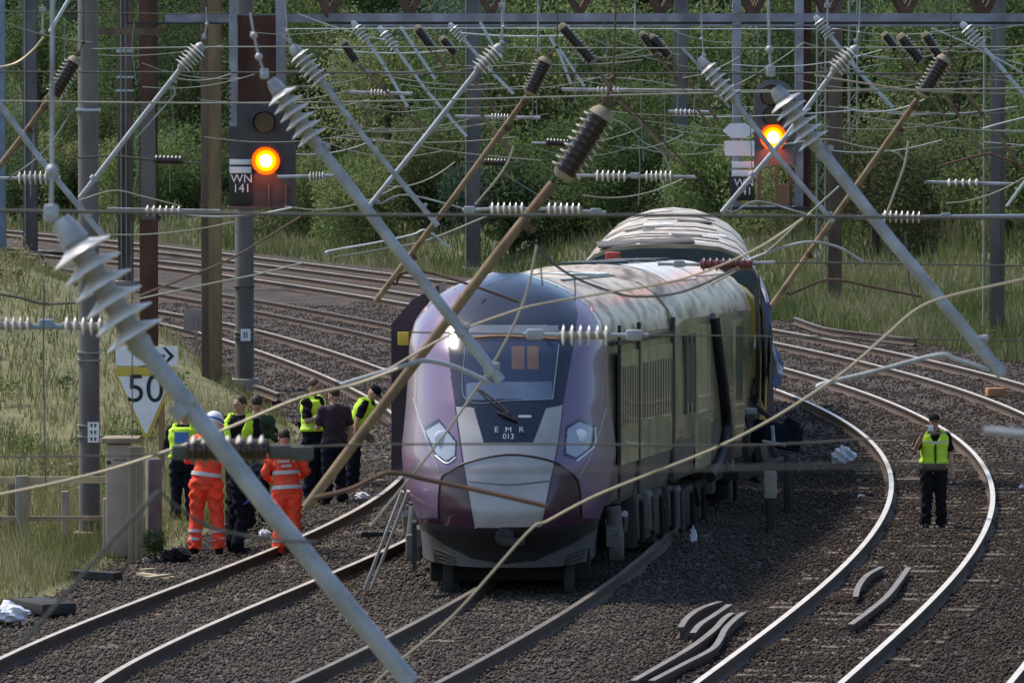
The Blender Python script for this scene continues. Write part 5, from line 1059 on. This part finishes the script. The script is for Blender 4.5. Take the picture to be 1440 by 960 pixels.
offcut([(890, 956), (936, 930), (977, 905), (1004, 884), (1018, 869), (1029, 861)], 'long bent old rail, third of the four in front of the train'); offcut([(916, 956), (960, 933), (1000, 912), (1012, 898), (1020, 883), (1034, 869), (1046, 860)], 'long bent old rail, lowest of the four in front of the train')
offcut([(1203, 838), (1207, 824), (1219, 808), (1240, 796)], 'short curved old rail lying between the rails of the right-hand track'); offcut([(1196, 877), (1222, 858), (1250, 834), (1278, 797)], 'longer old rail lying between the rails of the right-hand track')
offcut([(358, 541), (374, 546), (392, 553)], 'short rail end lying behind the police officers'); offcut([(1117, 446), (1160, 460), (1220, 468), (1288, 476)], 'pale old rail lying at the foot of the right bank')
def lump(px, py, wp, hp, m, label, name='rubbish_bag', seed=1, cat='bag'):
    g = random.Random(seed); b = G(px, py + hp / 2); s = (py + hp / 2 - 42) / 7; bm = bmesh.new(); bmesh.ops.create_icosphere(bm, subdivisions=3, radius=1)
    for v in bm.verts:
        d = v.co.normalized(); k = 1 + .22 * math.sin(d.x * 5 + seed) * math.sin(d.y * 4 + seed * 2) + .14 * math.sin(d.z * 9 + d.x * 7); v.co = Vector((d.x * k * wp / s / 2, d.y * k * wp / s / 2.4, max(-.1, d.z * k + .5) * hp / s / 1.6))
    q = MB(); bm.verts.index_update(); q.add([v.co + b for v in bm.verts], [[v.index for v in f.verts] for f in bm.faces]); bm.free(); tag(q.build(name, m, angle=25), label, cat)
lump(1187, 638, 32, 24, M['bagwhite'], 'crumpled white plastic bag right of the train wreck', seed=3); lump(12, 858, 56, 26, M['bagwhite'], 'white bag at the lower left corner on the ballast', seed=5)
lump(510, 696, 20, 11, M['bagwhite'], 'small white scrap beside the rail left of the train', 'litter', 2, 'litter'); lump(1211, 697, 11, 5, M['bagwhite'], 'tiny white scrap inside the curving track', 'litter', 4, 'litter'); lump(372, 748, 16, 9, M['bagwhite'], 'small white and blue packet between the orange legs', 'litter', 6, 'litter')
lump(1437, 684, 8, 6, M['bagwhite'], 'tiny white scrap at the right edge', 'litter', 9, 'litter'); lump(248, 779, 40, 17, M['blackcloth'], 'black kit bag at the feet of the orange worker', 'kit_bag', 8); wd_ = thing('weed_clump', G(216, 786), 'dark leafy weed clump beside the black kit bag', 'plant'); V, Fq, c = crown(900, .16, .28, DARK, .02, 77); raw_mesh('leaves', V, Fq, LEAF, c, wd_); tm = trunk_mb(.3, .4, 5); tm.v = [tuple(Vector(q_) + wd_.location) for q_ in tm.v]; tm.build('stem', M['bark'], wd_); lump(205, 786, 9, 8, M['concrete'], 'pale stone by the timber cabinet', 'stone', 13, 'stone')
lump(975, 752, 10, 26, M['bagwhite'], 'pale scrap standing against the bogie', 'litter', 14, 'litter'); lump(918, 758, 16, 12, M['bagwhite'], 'pale lump of debris by the front bogie', 'litter', 15, 'litter')
b = G(1400, 557); q = MB(); q.box(b + Vector((0, 0, .08)), (.36, .24, .16), .2, bev=.01); tag(q.build('clay_block', M['brick']), 'orange clay block on the far right track', 'block')
b = G(200, 812); pl = MB()
for i, (x, y, x2, y2, m) in enumerate(((196, 806, 242, 812, 0), (200, 801, 216, 800, 0), (206, 812, 236, 808, 0))):
    q = MB(); q.beam(G(x, y, .06 + .03 * i), G(x2, y2, .06 + .02 * i), .10, .03); tag(q.build('broken_plank', M['timber_pale']), ['pale broken plank on the gravel, longest of three', 'pale plank stub at the top of the three planks', 'short pale plank crossing under the others'][i], 'plank', 'broken planks by the track')
q = MB(); q.beam(G(94, 806, .05), G(166, 810, .05), .2, .1); tag(q.build('dark_sleeper', M['bogie_dark']), 'dark old sleeper lying at the edge of the grass', 'sleeper')
q = MB(); q.box(G(62, 852, .06), (.45, .9, .14), .5, bev=.02); tag(q.build('cable_trough', M['bogie_dark']), 'dark open cable trough beside the white bag', 'trough')
q = MB(); a0, a1 = G(517, 829, .0), P(570, 690, 79.6)
for dx in (-.04, .04): q.tube([a0 + Vector((dx, 0, 0)), a1 + Vector((dx, 0, 0))], .022, 8)
tag(q.build('metal_pole', M['alu']), 'twin pale metal poles leaning against the left of the train front', 'pole')
q = MB()
for k in range(9): q.tube([G(505 + k * 5, 750 + (k % 3) * 2, .04), G(512 + k * 5, 752, .07)], .05, 6)
tag(q.build('chain', M['bogie_dark']), 'dark chain lying over the rail left of the train', 'chain')
# speed sign
sp = thing('speed_sign', G(222, 680), 'white triangular 50 speed sign with yellow border under an arrow board', 'sign')
DS = 96.0
def PS(x, y, dy=0): p = P(x, y, DS); return Vector((p.x, p.y + dy, p.z))
q = MB(); q.beam(Vector((PS(226, 0).x, PS(226, 0).y + .1, -.2)), PS(226, 486, .1), .09, .09); q.build('post', M['timber'], sp)
q = MB(); q.prism([PS(162, 487), PS(250, 487), PS(250, 514), PS(163, 514)], .02); ab = q.build('arrow_board', M['white'], sp)
q = MB(); q.prism([PS(212, 498.5, -.008), PS(232, 498.5, -.008), PS(232, 502.5, -.008), PS(212, 502.5, -.008)], .006); q.prism([PS(229, 488.5, -.008), PS(233, 488.5, -.008), PS(245, 500.5, -.008), PS(233, 512.5, -.008), PS(229, 512.5, -.008), PS(239, 500.5, -.008)], .006); q.build('arrow', M['ink'], ab)
q = MB(); q.box(PS(204, 520, .03), (.2, .04, .10)); q.build('black_bracket', M['ink'], sp)
q = MB(); q.prism([PS(162, 516), PS(246, 516), PS(246, 526), PS(211, 614), PS(202, 614), PS(162, 526)], .02); tb = q.build('yellow_border', M['yellow'], sp)
q = MB(); q.prism([PS(166, 529, -.008), PS(242, 529, -.008), PS(207, 609, -.008), PS(204, 609, -.008)], .006); q.build('white_triangle', M['white'], tb)
text_mesh('50', PS(204.5, 548, -.014), 56 / (F / DS), M['ink'], 'numerals', tb, width=.96)
# location sign behind the speed sign
q = MB(); q.box(P(276, 450, 140), (.55, .03, .48)); q.box(P(276, 474, 140), (.06, .06, .9)); tag(q.build('far_plate', M['plate_pink']), 'small pale pinkish plate by the far rails behind the sign', 'sign')
# timber cabinet, fence
def upright(px, base, top, w_px, m, label, name, cat, grp=None, dpx=None):
    b = G(px, base); s = (base - 42) / 7; h = (base - top) / s; q = MB(); q.box(b + Vector((0, 0, h / 2 - .1)), (w_px / s, (dpx or w_px) / s, h + .2), bev=.012); return tag(q.build(name, m), label, cat, grp)
cb = thing('trackside_cabinet', G(170, 786), 'weathered pinkish cabinet with a timber side beside the fence', 'cabinet')
q = MB(); b = G(165, 782); s = (782 - 42) / 7; q.box(b + Vector((0, .3, .74)), (32 / s, .5, 1.5), bev=.015); q.build('case', M['plate_pink'], cb)
q = MB(); q.box(b + Vector((.04, .3, 1.54)), (52 / s, .62, .07), bev=.01); q.build('lid', M['timber'], cb)
q = MB()
for k in range(3): q.box(G(184 + k * 7, 786) + Vector((0, .02 * k, .72)), (6.4 / s, .05, 1.55), bev=.005)
q.build('timber_side', M['timber'], cb)
q = MB(); q.box(P(153, 650, 85.2), (.06, .03, .05)); q.tube([P(160, 646, 85.1), P(178, 646, 85.1)], .012, 6); q.build('hasp', M['rail_side'], cb)
fence = thing('timber_fence', G(80, 775), 'weathered post and rail timber fence in the long grass at lower left', 'fence')
for x, bs, tp, wd in ((-4, 778, 674, 9), (16, 772, 672, 11), (36, 776, 668, 10), (163, 772, 672, 12)):
    b = G(x, bs); s = (bs - 42) / 7; h = (bs - tp) / s; q = MB(); q.box(b + Vector((0, 0, h / 2)), (wd / s, wd / s, h), bev=.012); q.build('post', M['timber'], fence)
for y in (674, 728):
    q = MB(); q.beam(P(-20, y + 1, 86.4), P(168, y, 86.4), .05, .09 if y < 700 else .06); q.build('rail', M['timber_pale' if y < 700 else 'timber'], fence)
for x, bs, tp, wd, lb in ((27, 776, 668, 9, 'concrete slab post paired with the tall fence post'), (92, 770, 690, 10, 'short pale stake in the grass left of the broad mast'), (151, 780, 700, 12, 'pale concrete slab left of the cabinet')):
    upright(x, bs, tp, wd, M['concrete'], lb, 'concrete_post', 'post', 'pale posts by the fence')
q = MB(); q.box(G(216, 775) + Vector((0, .1, .6)), (.20, .16, 1.3), .3, bev=.03); tag(q.build('grey_stump', M['stump'], angle=60), 'grey weathered stump post right of the cabinet', 'post')
# ------------------------------------------------------------------ people
TOR = [(.82, .150, .110), (.92, .172, .125), (1.00, .165, .120), (1.10, .152, .110), (1.22, .168, .118), (1.34, .190, .125), (1.42, .188, .112), (1.47, .13, .085), (1.50, .066, .062), (1.56, .056, .060)]
def remesh(mb, vox, smooth=4):
    me = bpy.data.meshes.new('r'); me.from_pydata([tuple(v) for v in mb.v], [], mb.f); bm = bmesh.new(); bm.from_mesh(me); bmesh.ops.recalc_face_normals(bm, faces=bm.faces[:]); bm.to_mesh(me); bm.free()
    o = bpy.data.objects.new('r', me); C.objects.link(o); m = o.modifiers.new('v', 'REMESH'); m.mode = 'VOXEL'; m.voxel_size = vox
    if smooth: s_ = o.modifiers.new('s', 'SMOOTH'); s_.iterations = smooth; s_.factor = .5
    dg = bpy.context.evaluated_depsgraph_get(); e = bpy.data.meshes.new_from_object(o.evaluated_get(dg)); bpy.data.objects.remove(o)
    V = [v.co.copy() for v in e.vertices]; Fc = [tuple(p.vertices) for p in e.polygons]; bpy.data.meshes.remove(e); return V, Fc
def person(px, py, h, head_deg, label, lean=0, side=0, arms=None, legs=None, top='navy', sleeve='long', bottom='navy', vest=None, vest_open=False, vest_bands=(), top_bands=(), leg_bands=(), hat=None, hair='hair', head=(0, 0), gloves=False, extra=None, boot='blackcloth', flap=1.0):
    k = h / 1.75; base = G(px, py, 0); t = thing('person', base, label, 'person'); RZ = Matrix.Rotation(math.radians(head_deg), 3, 'Z')
    LN = Matrix.Rotation(math.radians(lean), 3, 'X') @ Matrix.Rotation(math.radians(side), 3, 'Y'); piv = Vector((0, 0, .92))
    def up(p): return LN @ (Vector(p) - piv) + piv                       # upper body leans about the hips
    def W(p): return base + RZ @ (Vector(p) * k)
    arms = arms or {}; legs = legs or {}
    J = {}
    for sg_, nm in ((-1, 'r'), (1, 'l')):
        sh = Vector((sg_ * .19, 0, 1.42)); a = arms.get(nm, ((.06, .02, -.28), (.02, -.06, -.25)))
        el = sh + Vector((sg_ * a[0][0], a[0][1], a[0][2])); wr = el + Vector((sg_ * a[1][0], a[1][1], a[1][2])); J[nm] = (up(sh), up(el), up(wr))
        L = legs.get(nm, ((.01, -.01), (.03, .02))); hp = Vector((sg_ * .095, 0, .90)); kn = Vector((sg_ * (.095 + L[0][0]), L[0][1], .49)); an = Vector((sg_ * (.095 + L[1][0]), L[1][1], .09)); J['leg' + nm] = (hp, kn, an)
    def torso(mb, inf, z0, z1, sx=1.0):
        rows = []
        zz = [z0] + [z for z, _, _ in TOR if z0 < z < z1] + [z1]
        for z in zz:
            rx = np.interp(z, [q[0] for q in TOR], [q[1] for q in TOR]) + inf; ry = np.interp(z, [q[0] for q in TOR], [q[2] for q in TOR]) + inf
            rows.append([up((rx * math.copysign(abs(math.cos(a)) ** .85, math.cos(a)) * sx, ry * math.sin(a), z)) for a in [2 * math.pi * i / 24 for i in range(24)]])
        mb.loft(rows, closed=True); return mb
    def arm(mb, nm, inf, frac=1.0):
        s_, e_, w_ = J[nm]; mb.blob(s_ - Vector((0, 0, .01)), .066 + inf, 12)
        if frac >= 1: mb.tube([s_, s_.lerp(e_, .5), e_, e_.lerp(w_, .4), w_], [.058 + inf, .053 + inf, .043 + inf, .043 + inf, .030 + inf], 12); mb.blob(e_, .043 + inf, 10)
        else: mb.tube([s_, s_.lerp(e_, .5), s_.lerp(e_, .85)], [.060 + inf, .057 + inf, .055 + inf], 12)
    def leg(mb, nm, inf, z_end=0):
        h_, kk, a_ = J['leg' + nm]; mb.tube([h_ + Vector((0, 0, .03)), h_.lerp(kk, .45), kk, kk.lerp(a_, .35), a_ - Vector((0, 0, z_end))], [.092 + inf, .078 + inf, .058 + inf, .056 + inf, .040 + inf + (.018 if inf else 0)], 14); mb.blob(kk, .058 + inf, 10)
    # body: one surface
    b = MB(); torso(b, -.012, .82, 1.53)
    nk = up((0, 0, 1.50)); hc = up((0, -.012, 1.635)); hd = Matrix.Rotation(math.radians(head[1]), 3, 'Z') @ Matrix.Rotation(math.radians(head[0]), 3, 'X'); HR = LN @ hd
    b.tube([nk, hc], [.055, .052], 12)
    for nm in 'rl': arm(b, nm, 0); leg(b, nm, 0)
    b.blob(hc, (.074, .092, .112), 16, rot=HR); b.blob(hc + HR @ Vector((0, -.022, -.055)), (.054, .062, .055), 12, rot=HR)
    V, Fc = remesh(b, .014, 3)
    q = MB(); q.add(V, Fc, 0)
    q.add([hc + HR @ Vector(p) for p in ((0, -.122, -.022), (-.016, -.09, -.03), (.016, -.09, -.03), (0, -.085, .026))], [(0, 1, 3), (0, 3, 2), (0, 2, 1)], 0)      # nose
    for sx in (-1, 1):
        q.blob(hc + HR @ Vector((sx * .076, .008, -.008)), (.010, .020, .032), 8, 0, HR); q.blob(hc + HR @ Vector((sx * .030, -.083, .012)), (.013, .008, .008), 8, 1, HR); q.blob(hc + HR @ Vector((sx * .030, -.084, .030)), (.020, .008, .005), 8, 1, HR)
    q.blob(hc + HR @ Vector((0, -.085, -.058)), (.024, .008, .007), 8, 2, HR)
    for nm, sg_ in (('r', -1), ('l', 1)):                                 # hands: palm, four curled fingers, thumb from the side
        _, e_, w_ = J[nm]; dr = (w_ - e_).normalized(); sd = dr.cross(Vector((0, 1, 0.2))).normalized() * sg_; nr = dr.cross(sd).normalized()
        mi = 3 if gloves else 0; q.blob(w_ + dr * .045, (.020, .040, .052), 8, mi, Matrix((nr, sd, dr)).transposed())
        for i, (off, ln) in enumerate(((-.030, .062), (-.010, .075), (.010, .070), (.028, .055))):
            a = w_ + dr * .080 + sd * off; m1 = a + dr * ln * .5 + nr * .006; m2 = a + dr * ln * .85 + nr * .028; q.tube([a, m1, m2], [.0095, .009, .007], 6, mi)
        a = w_ + dr * .030 + sd * -.034; q.tube([a, a + dr * .03 - sd * .022, a + dr * .058 - sd * .026 + nr * .012], [.011, .010, .008], 6, mi)
    q.v = [tuple(W(v)) for v in q.v]; q.build('body', [M['skin'], M['eye'], M['lip'], M['glove']], t, angle=60)
    def cloth(name, fill, m, vox=.016, par=t):
        c = MB(); fill(c); V, Fc = remesh(c, vox, 2); V = [v + Vector((.008 * math.sin(v.z * 46 + v.x * 23 + px), .010 * math.sin(v.z * 38 - v.x * 31 + px * 2), .005 * math.sin(v.x * 40 + v.y * 33))) * (1 + .6 * math.sin(v.z * 9 + px)) for v in V]; o = MB(); o.add([W(v) for v in V], Fc); return o.build(name, m, par, angle=80)
    def tr(c):
        torso(c, .004, .80, 1.02); leg(c, 'r', .030, .03); leg(c, 'l', .030, .03)
    trs = cloth('trousers', tr, M[bottom])
    def tp(c):
        torso(c, .020, .86, 1.50); arm(c, 'r', .016, 1 if sleeve == 'long' else .9); arm(c, 'l', .016, 1 if sleeve == 'long' else .9)
    tps = cloth('jacket' if sleeve == 'long' else 'shirt', tp, M[top])
    for nm in 'rl':
        c = MB(); a_ = J['leg' + nm][2]; c.tube([a_ + Vector((0, 0, .06)), a_ + Vector((0, 0, -.04)), a_ + Vector((0, .0, -.09))], [.052, .054, .05], 10); c.tube([a_ + Vector((0, .04, -.055)), a_ + Vector((0, -.08, -.055)), a_ + Vector((0, -.18, -.066)), a_ + Vector((0, -.20, -.07))], [.040, .046, .040, .02], 10)
        V, Fc = remesh(c, .014, 2); o = MB(); o.add([W(v) for v in V], Fc); o.build('boot', M[boot], t, angle=60)
    def ring(name, z, hgt, inf, m, par):
        c = MB(); rows = []
        for zz, f_ in ((z - hgt / 2, inf - .004), (z - hgt / 2, inf), (z + hgt / 2, inf), (z + hgt / 2, inf - .004)):
            rx = np.interp(zz, [q_[0] for q_ in TOR], [q_[1] for q_ in TOR]) + f_; ry = np.interp(zz, [q_[0] for q_ in TOR], [q_[2] for q_ in TOR]) + f_
            rows.append([W(up((rx * math.copysign(abs(math.cos(a)) ** .85, math.cos(a)), ry * math.sin(a), zz))) for a in [2 * math.pi * i / 28 for i in range(28)]])
        c.loft(rows, closed=True); return c.build(name, M[m], par)
    if vest:
        c = MB(); rows = []; zz = np.linspace(1.00, 1.455, 12); inf = .036
        for z in zz:
            rx = np.interp(z, [q_[0] for q_ in TOR], [q_[1] for q_ in TOR]) + inf * (.6 if z > 1.44 else 1) + (.02 if z < 1.05 else 0); ry = np.interp(z, [q_[0] for q_ in TOR], [q_[2] for q_ in TOR]) + inf + (.015 if z < 1.05 else 0)
            g0 = (.28 if vest_open else .0) + (.34 if z > 1.30 else 0.0) * (z - 1.30) / .155 if True else 0
            a0 = -math.pi / 2 + g0 + .02; a1 = 1.5 * math.pi - g0 - .02; n = 30
            wob = .006 * math.sin(z * 40)
            rows.append([W(up(((rx + wob) * math.copysign(abs(math.cos(a)) ** .85, math.cos(a)), (ry + wob) * math.sin(a), z))) for a in np.linspace(a0, a1, n)])
        c.loft(rows, caps=False); vo = c.build('vest', M[vest], t, angle=80); mo = vo.modifiers.new('thick', 'SOLIDIFY'); mo.thickness = .012; mo.offset = 1
        for sx in (-1, 1):
            c = MB(); c.tube([W(up((sx * .13, -.11, 1.40))), W(up((sx * .125, -.03, 1.495))), W(up((sx * .125, .05, 1.49))), W(up((sx * .13, .12, 1.40)))], [.035 * k] * 4, 8); c.build('strap', M[vest], vo)
        for z in vest_bands: ring('reflective_band', z, .055, .052, 'reflect', vo)
    for z in top_bands: ring('reflective_band', z, .05, .034, 'reflect', tps)
    for z in leg_bands:
        for nm in 'rl':
            h_, kk, a_ = J['leg' + nm]; f_ = (kk.z - z) / (kk.z - a_.z); p = kk.lerp(a_, f_); p2 = kk.lerp(a_, f_ + .09); c = MB(); c.tube([W(p), W(p2)], [(.098 - .010 * f_) * k] * 2, 14); c.build('reflective_band', M['reflect'], trs)
    hb = None
    if hat == 'helmet':
        c = MB(); n = 20
        for i in range(1): c.blob(hc + HR @ Vector((0, .005, .055)), (.118, .140, .115), 20, 0, HR); c.tube([hc + HR @ Vector((.125 * math.cos(a), .150 * math.sin(a), .01)) for a in np.linspace(0, 2 * math.pi, 20)], .012, 6)
        c.v = [tuple(W(v)) for v in c.v]; hb = c.build('helmet', M['helmet'], t, angle=60)
        c = MB(); c.tube([hc + HR @ Vector((.122 * math.cos(a), .146 * math.sin(a), .045)) for a in np.linspace(-.2, math.pi + .2, 16)], .014, 6); c.v = [tuple(W(v)) for v in c.v]; c.build('stripe', M['blue'], hb)
    elif hat == 'cap':
        c = MB(); c.blob(hc + HR @ Vector((0, .008, .058)), (.088, .104, .075), 16, 0, HR); c.blob(hc + HR @ Vector((0, -.105, .048)), (.065, .055, .010), 12, 0, HR); c.v = [tuple(W(v)) for v in c.v]; c.build('cap', M['blackcloth'], t, angle=60)
    elif hat == 'blue_cap':
        c = MB(); c.blob(hc + HR @ Vector((0, .008, .055)), (.088, .104, .080), 16, 0, HR); c.v = [tuple(W(v)) for v in c.v]; c.build('cap', M['blue'], t, angle=60)
    else:
        c = MB(); c.blob(hc + HR @ Vector((0, .022, .034)), (.083, .092, .096), 16, 0, HR); c.v = [tuple(W(v)) for v in c.v]; c.build('hair', M[hair], t, angle=60)
    if extra: extra(t, tps, lambda p: W(up(p)), k, lambda p: W(p), J, W)
    return t
def back_marks(rows, z0, mname='reflect'):
    def f(t, tps, U, k, Wd, J, W):
        g = random.Random(len(rows))
        for i, n in enumerate(rows):
            c = MB(); z = z0 - i * .062; wd = .021
            for j in range(n):
                x = (j - (n - 1) / 2) * wd * 1.12
                if g.random() < .12: continue
                p = [U((x + a * wd * .44, .152 + .012, z + b * .017)) for a, b in ((-1, -1), (1, -1), (1, 1), (-1, 1))]; c.add(p + [U((x + a * wd * .44, .14, z + b * .017)) for a, b in ((-1, -1), (1, -1), (1, 1), (-1, 1))], [(0, 1, 2, 3), (7, 6, 5, 4), (0, 4, 5, 1), (1, 5, 6, 2), (2, 6, 7, 3), (3, 7, 4, 0)])
            c.build('back_lettering', M[mname], tps)
    return f
def back_panel(col, z, w_, h_):
    def f(t, tps, U, k, Wd, J, W):
        c = MB(); pts = [U((x, .17 + .012, zz)) for x, zz in ((-w_, z - h_), (w_, z - h_), (w_, z + h_), (-w_, z + h_))]; bk = [U((x, .15, zz)) for x, zz in ((-w_, z - h_), (w_, z - h_), (w_, z + h_), (-w_, z + h_))]
        c.add(pts + bk, [(0, 1, 2, 3), (7, 6, 5, 4), (0, 4, 5, 1), (1, 5, 6, 2), (2, 6, 7, 3), (3, 7, 4, 0)]); c.build('back_panel', M[col], [o for o in t.children if o.name.startswith('vest')][0])
    return f
def held(col, nm, size, off=(0, -.05, .02), name='phone'):
    def f(t, tps, U, k, Wd, J, W):
        c = MB(); c.box(W(J[nm][2] + Vector(off)), [s * k for s in size], bev=.006); c.build(name, M[col], t)
    return f
UP_PHONE = {'r': ((.10, -.06, -.27), (-.10, -.26, .12)), 'l': ((.08, -.08, -.26), (-.12, -.25, .10))}
IN_FRONT = {'r': ((.08, -.03, -.27), (-.10, -.22, .02)), 'l': ((.08, -.03, -.27), (-.10, -.22, .02))}
person(290, 778, 1.86, 176, 'person in orange rescue suit and white helmet seen from behind, left of the slanting tube', lean=5, side=-7, arms=IN_FRONT, top='orange', bottom='orange', top_bands=(1.0,), leg_bands=(.30, .20), hat='helmet', head=(18, -14), legs={'r': ((.04, -.02), (.07, .03)), 'l': ((.03, -.04), (.05, .02))}, extra=back_marks((4, 5), 1.38, 'helmet'))
person(404, 783, 1.70, 184, 'bareheaded person in orange suit with white back lettering, right of the slanting tube', lean=6, side=3, arms={'r': ((.09, -.02, -.26), (-.08, -.20, -.06)), 'l': ((.10, .02, -.26), (-.06, -.16, -.08))}, top='orange', bottom='orange', top_bands=(1.16, .96), leg_bands=(.24,), hair='hair', head=(22, 8), extra=back_marks((4, 10, 6), 1.37))
person(258, 738, 1.66, 172, 'person in lime vest with a blue back panel, half hidden left of the slanting tube', lean=5, arms=IN_FRONT, top='navy', vest='lime', bottom='navy', head=(12, 0), extra=back_panel('blue', 1.30, .105, .085))
person(338, 742, 1.86, -18, 'officer facing the camera in an open lime vest over black, between the orange figures', arms=IN_FRONT, top='blackcloth', vest='lime', vest_open=True, vest_bands=(1.10,), bottom='blackcloth', head=(10, -25), hair='hair_brown')
person(361, 733, 1.80, 160, 'dark-haired person in a dark green jacket close behind the open-vested officer', arms=IN_FRONT, top='greencloth', bottom='blackcloth', head=(15, 20))
person(335, 776, 1.72, 100, 'person in black bending forward between the two orange suits', lean=58, arms={'r': ((.04, -.10, -.24), (0, -.10, -.22)), 'l': ((.04, -.12, -.24), (0, -.08, -.22))}, top='navy', bottom='navy', head=(10, 0), gloves=True, legs={'r': ((.0, -.05), (.02, .04)), 'l': ((.0, .04), (.02, .08))})
person(441, 702, 1.80, 62, 'officer in bright lime vest turned right with hands raised at chest', arms=UP_PHONE, top='blackcloth', vest='lime', bottom='navy', head=(18, 0), hair='hair_brown', sleeve='short', vest_bands=(1.05,), extra=held('black', 'l', (.07, .015, .13)))
person(470, 708, 1.72, 205, 'person in plum short-sleeved shirt with a blue glove, close behind the lime-vested officer', arms={'r': ((.07, .02, -.28), (.01, -.03, -.26)), 'l': ((.06, -.05, -.27), (-.12, -.20, .05))}, top='plum', sleeve='short', bottom='navy', gloves=True, head=(15, 30))
person(497, 684, 1.64, 78, 'stooping officer in lime vest with blue gloves, nearest the train', lean=28, arms={'r': ((.04, -.02, -.27), (.0, -.08, -.25)), 'l': ((.05, -.20, -.18), (0, -.25, .0))}, top='blackcloth', sleeve='short', vest='lime', bottom='navy', hat='cap', gloves=True, head=(20, 0))
person(1313, 742, 1.60, 4, 'lone officer in black with a green vest standing between the rails at right', arms={'r': ((.11, -.10, -.20), (-.09, -.20, .26)), 'l': ((.07, .02, -.28), (.02, -.05, -.25))}, top='blackcloth', sleeve='short', vest='lime', vest_open=False, vest_bands=(1.14, 1.32), bottom='blackcloth', hat='cap', head=(6, -6), gloves=False,
       extra=lambda t, tps, U, k, Wd, J, W: (held('white', 'r', (.13, .02, .09), (.09, -.04, .08))(t, tps, U, k, Wd, J, W), (lambda c: (c.beam(W((0, -.175, 1.02)), W((0, -.175, 1.30)), .022, .02), c.build('zip_strip', M['black'], [o for o in t.children if o.name.startswith('vest')][0])))(MB())))
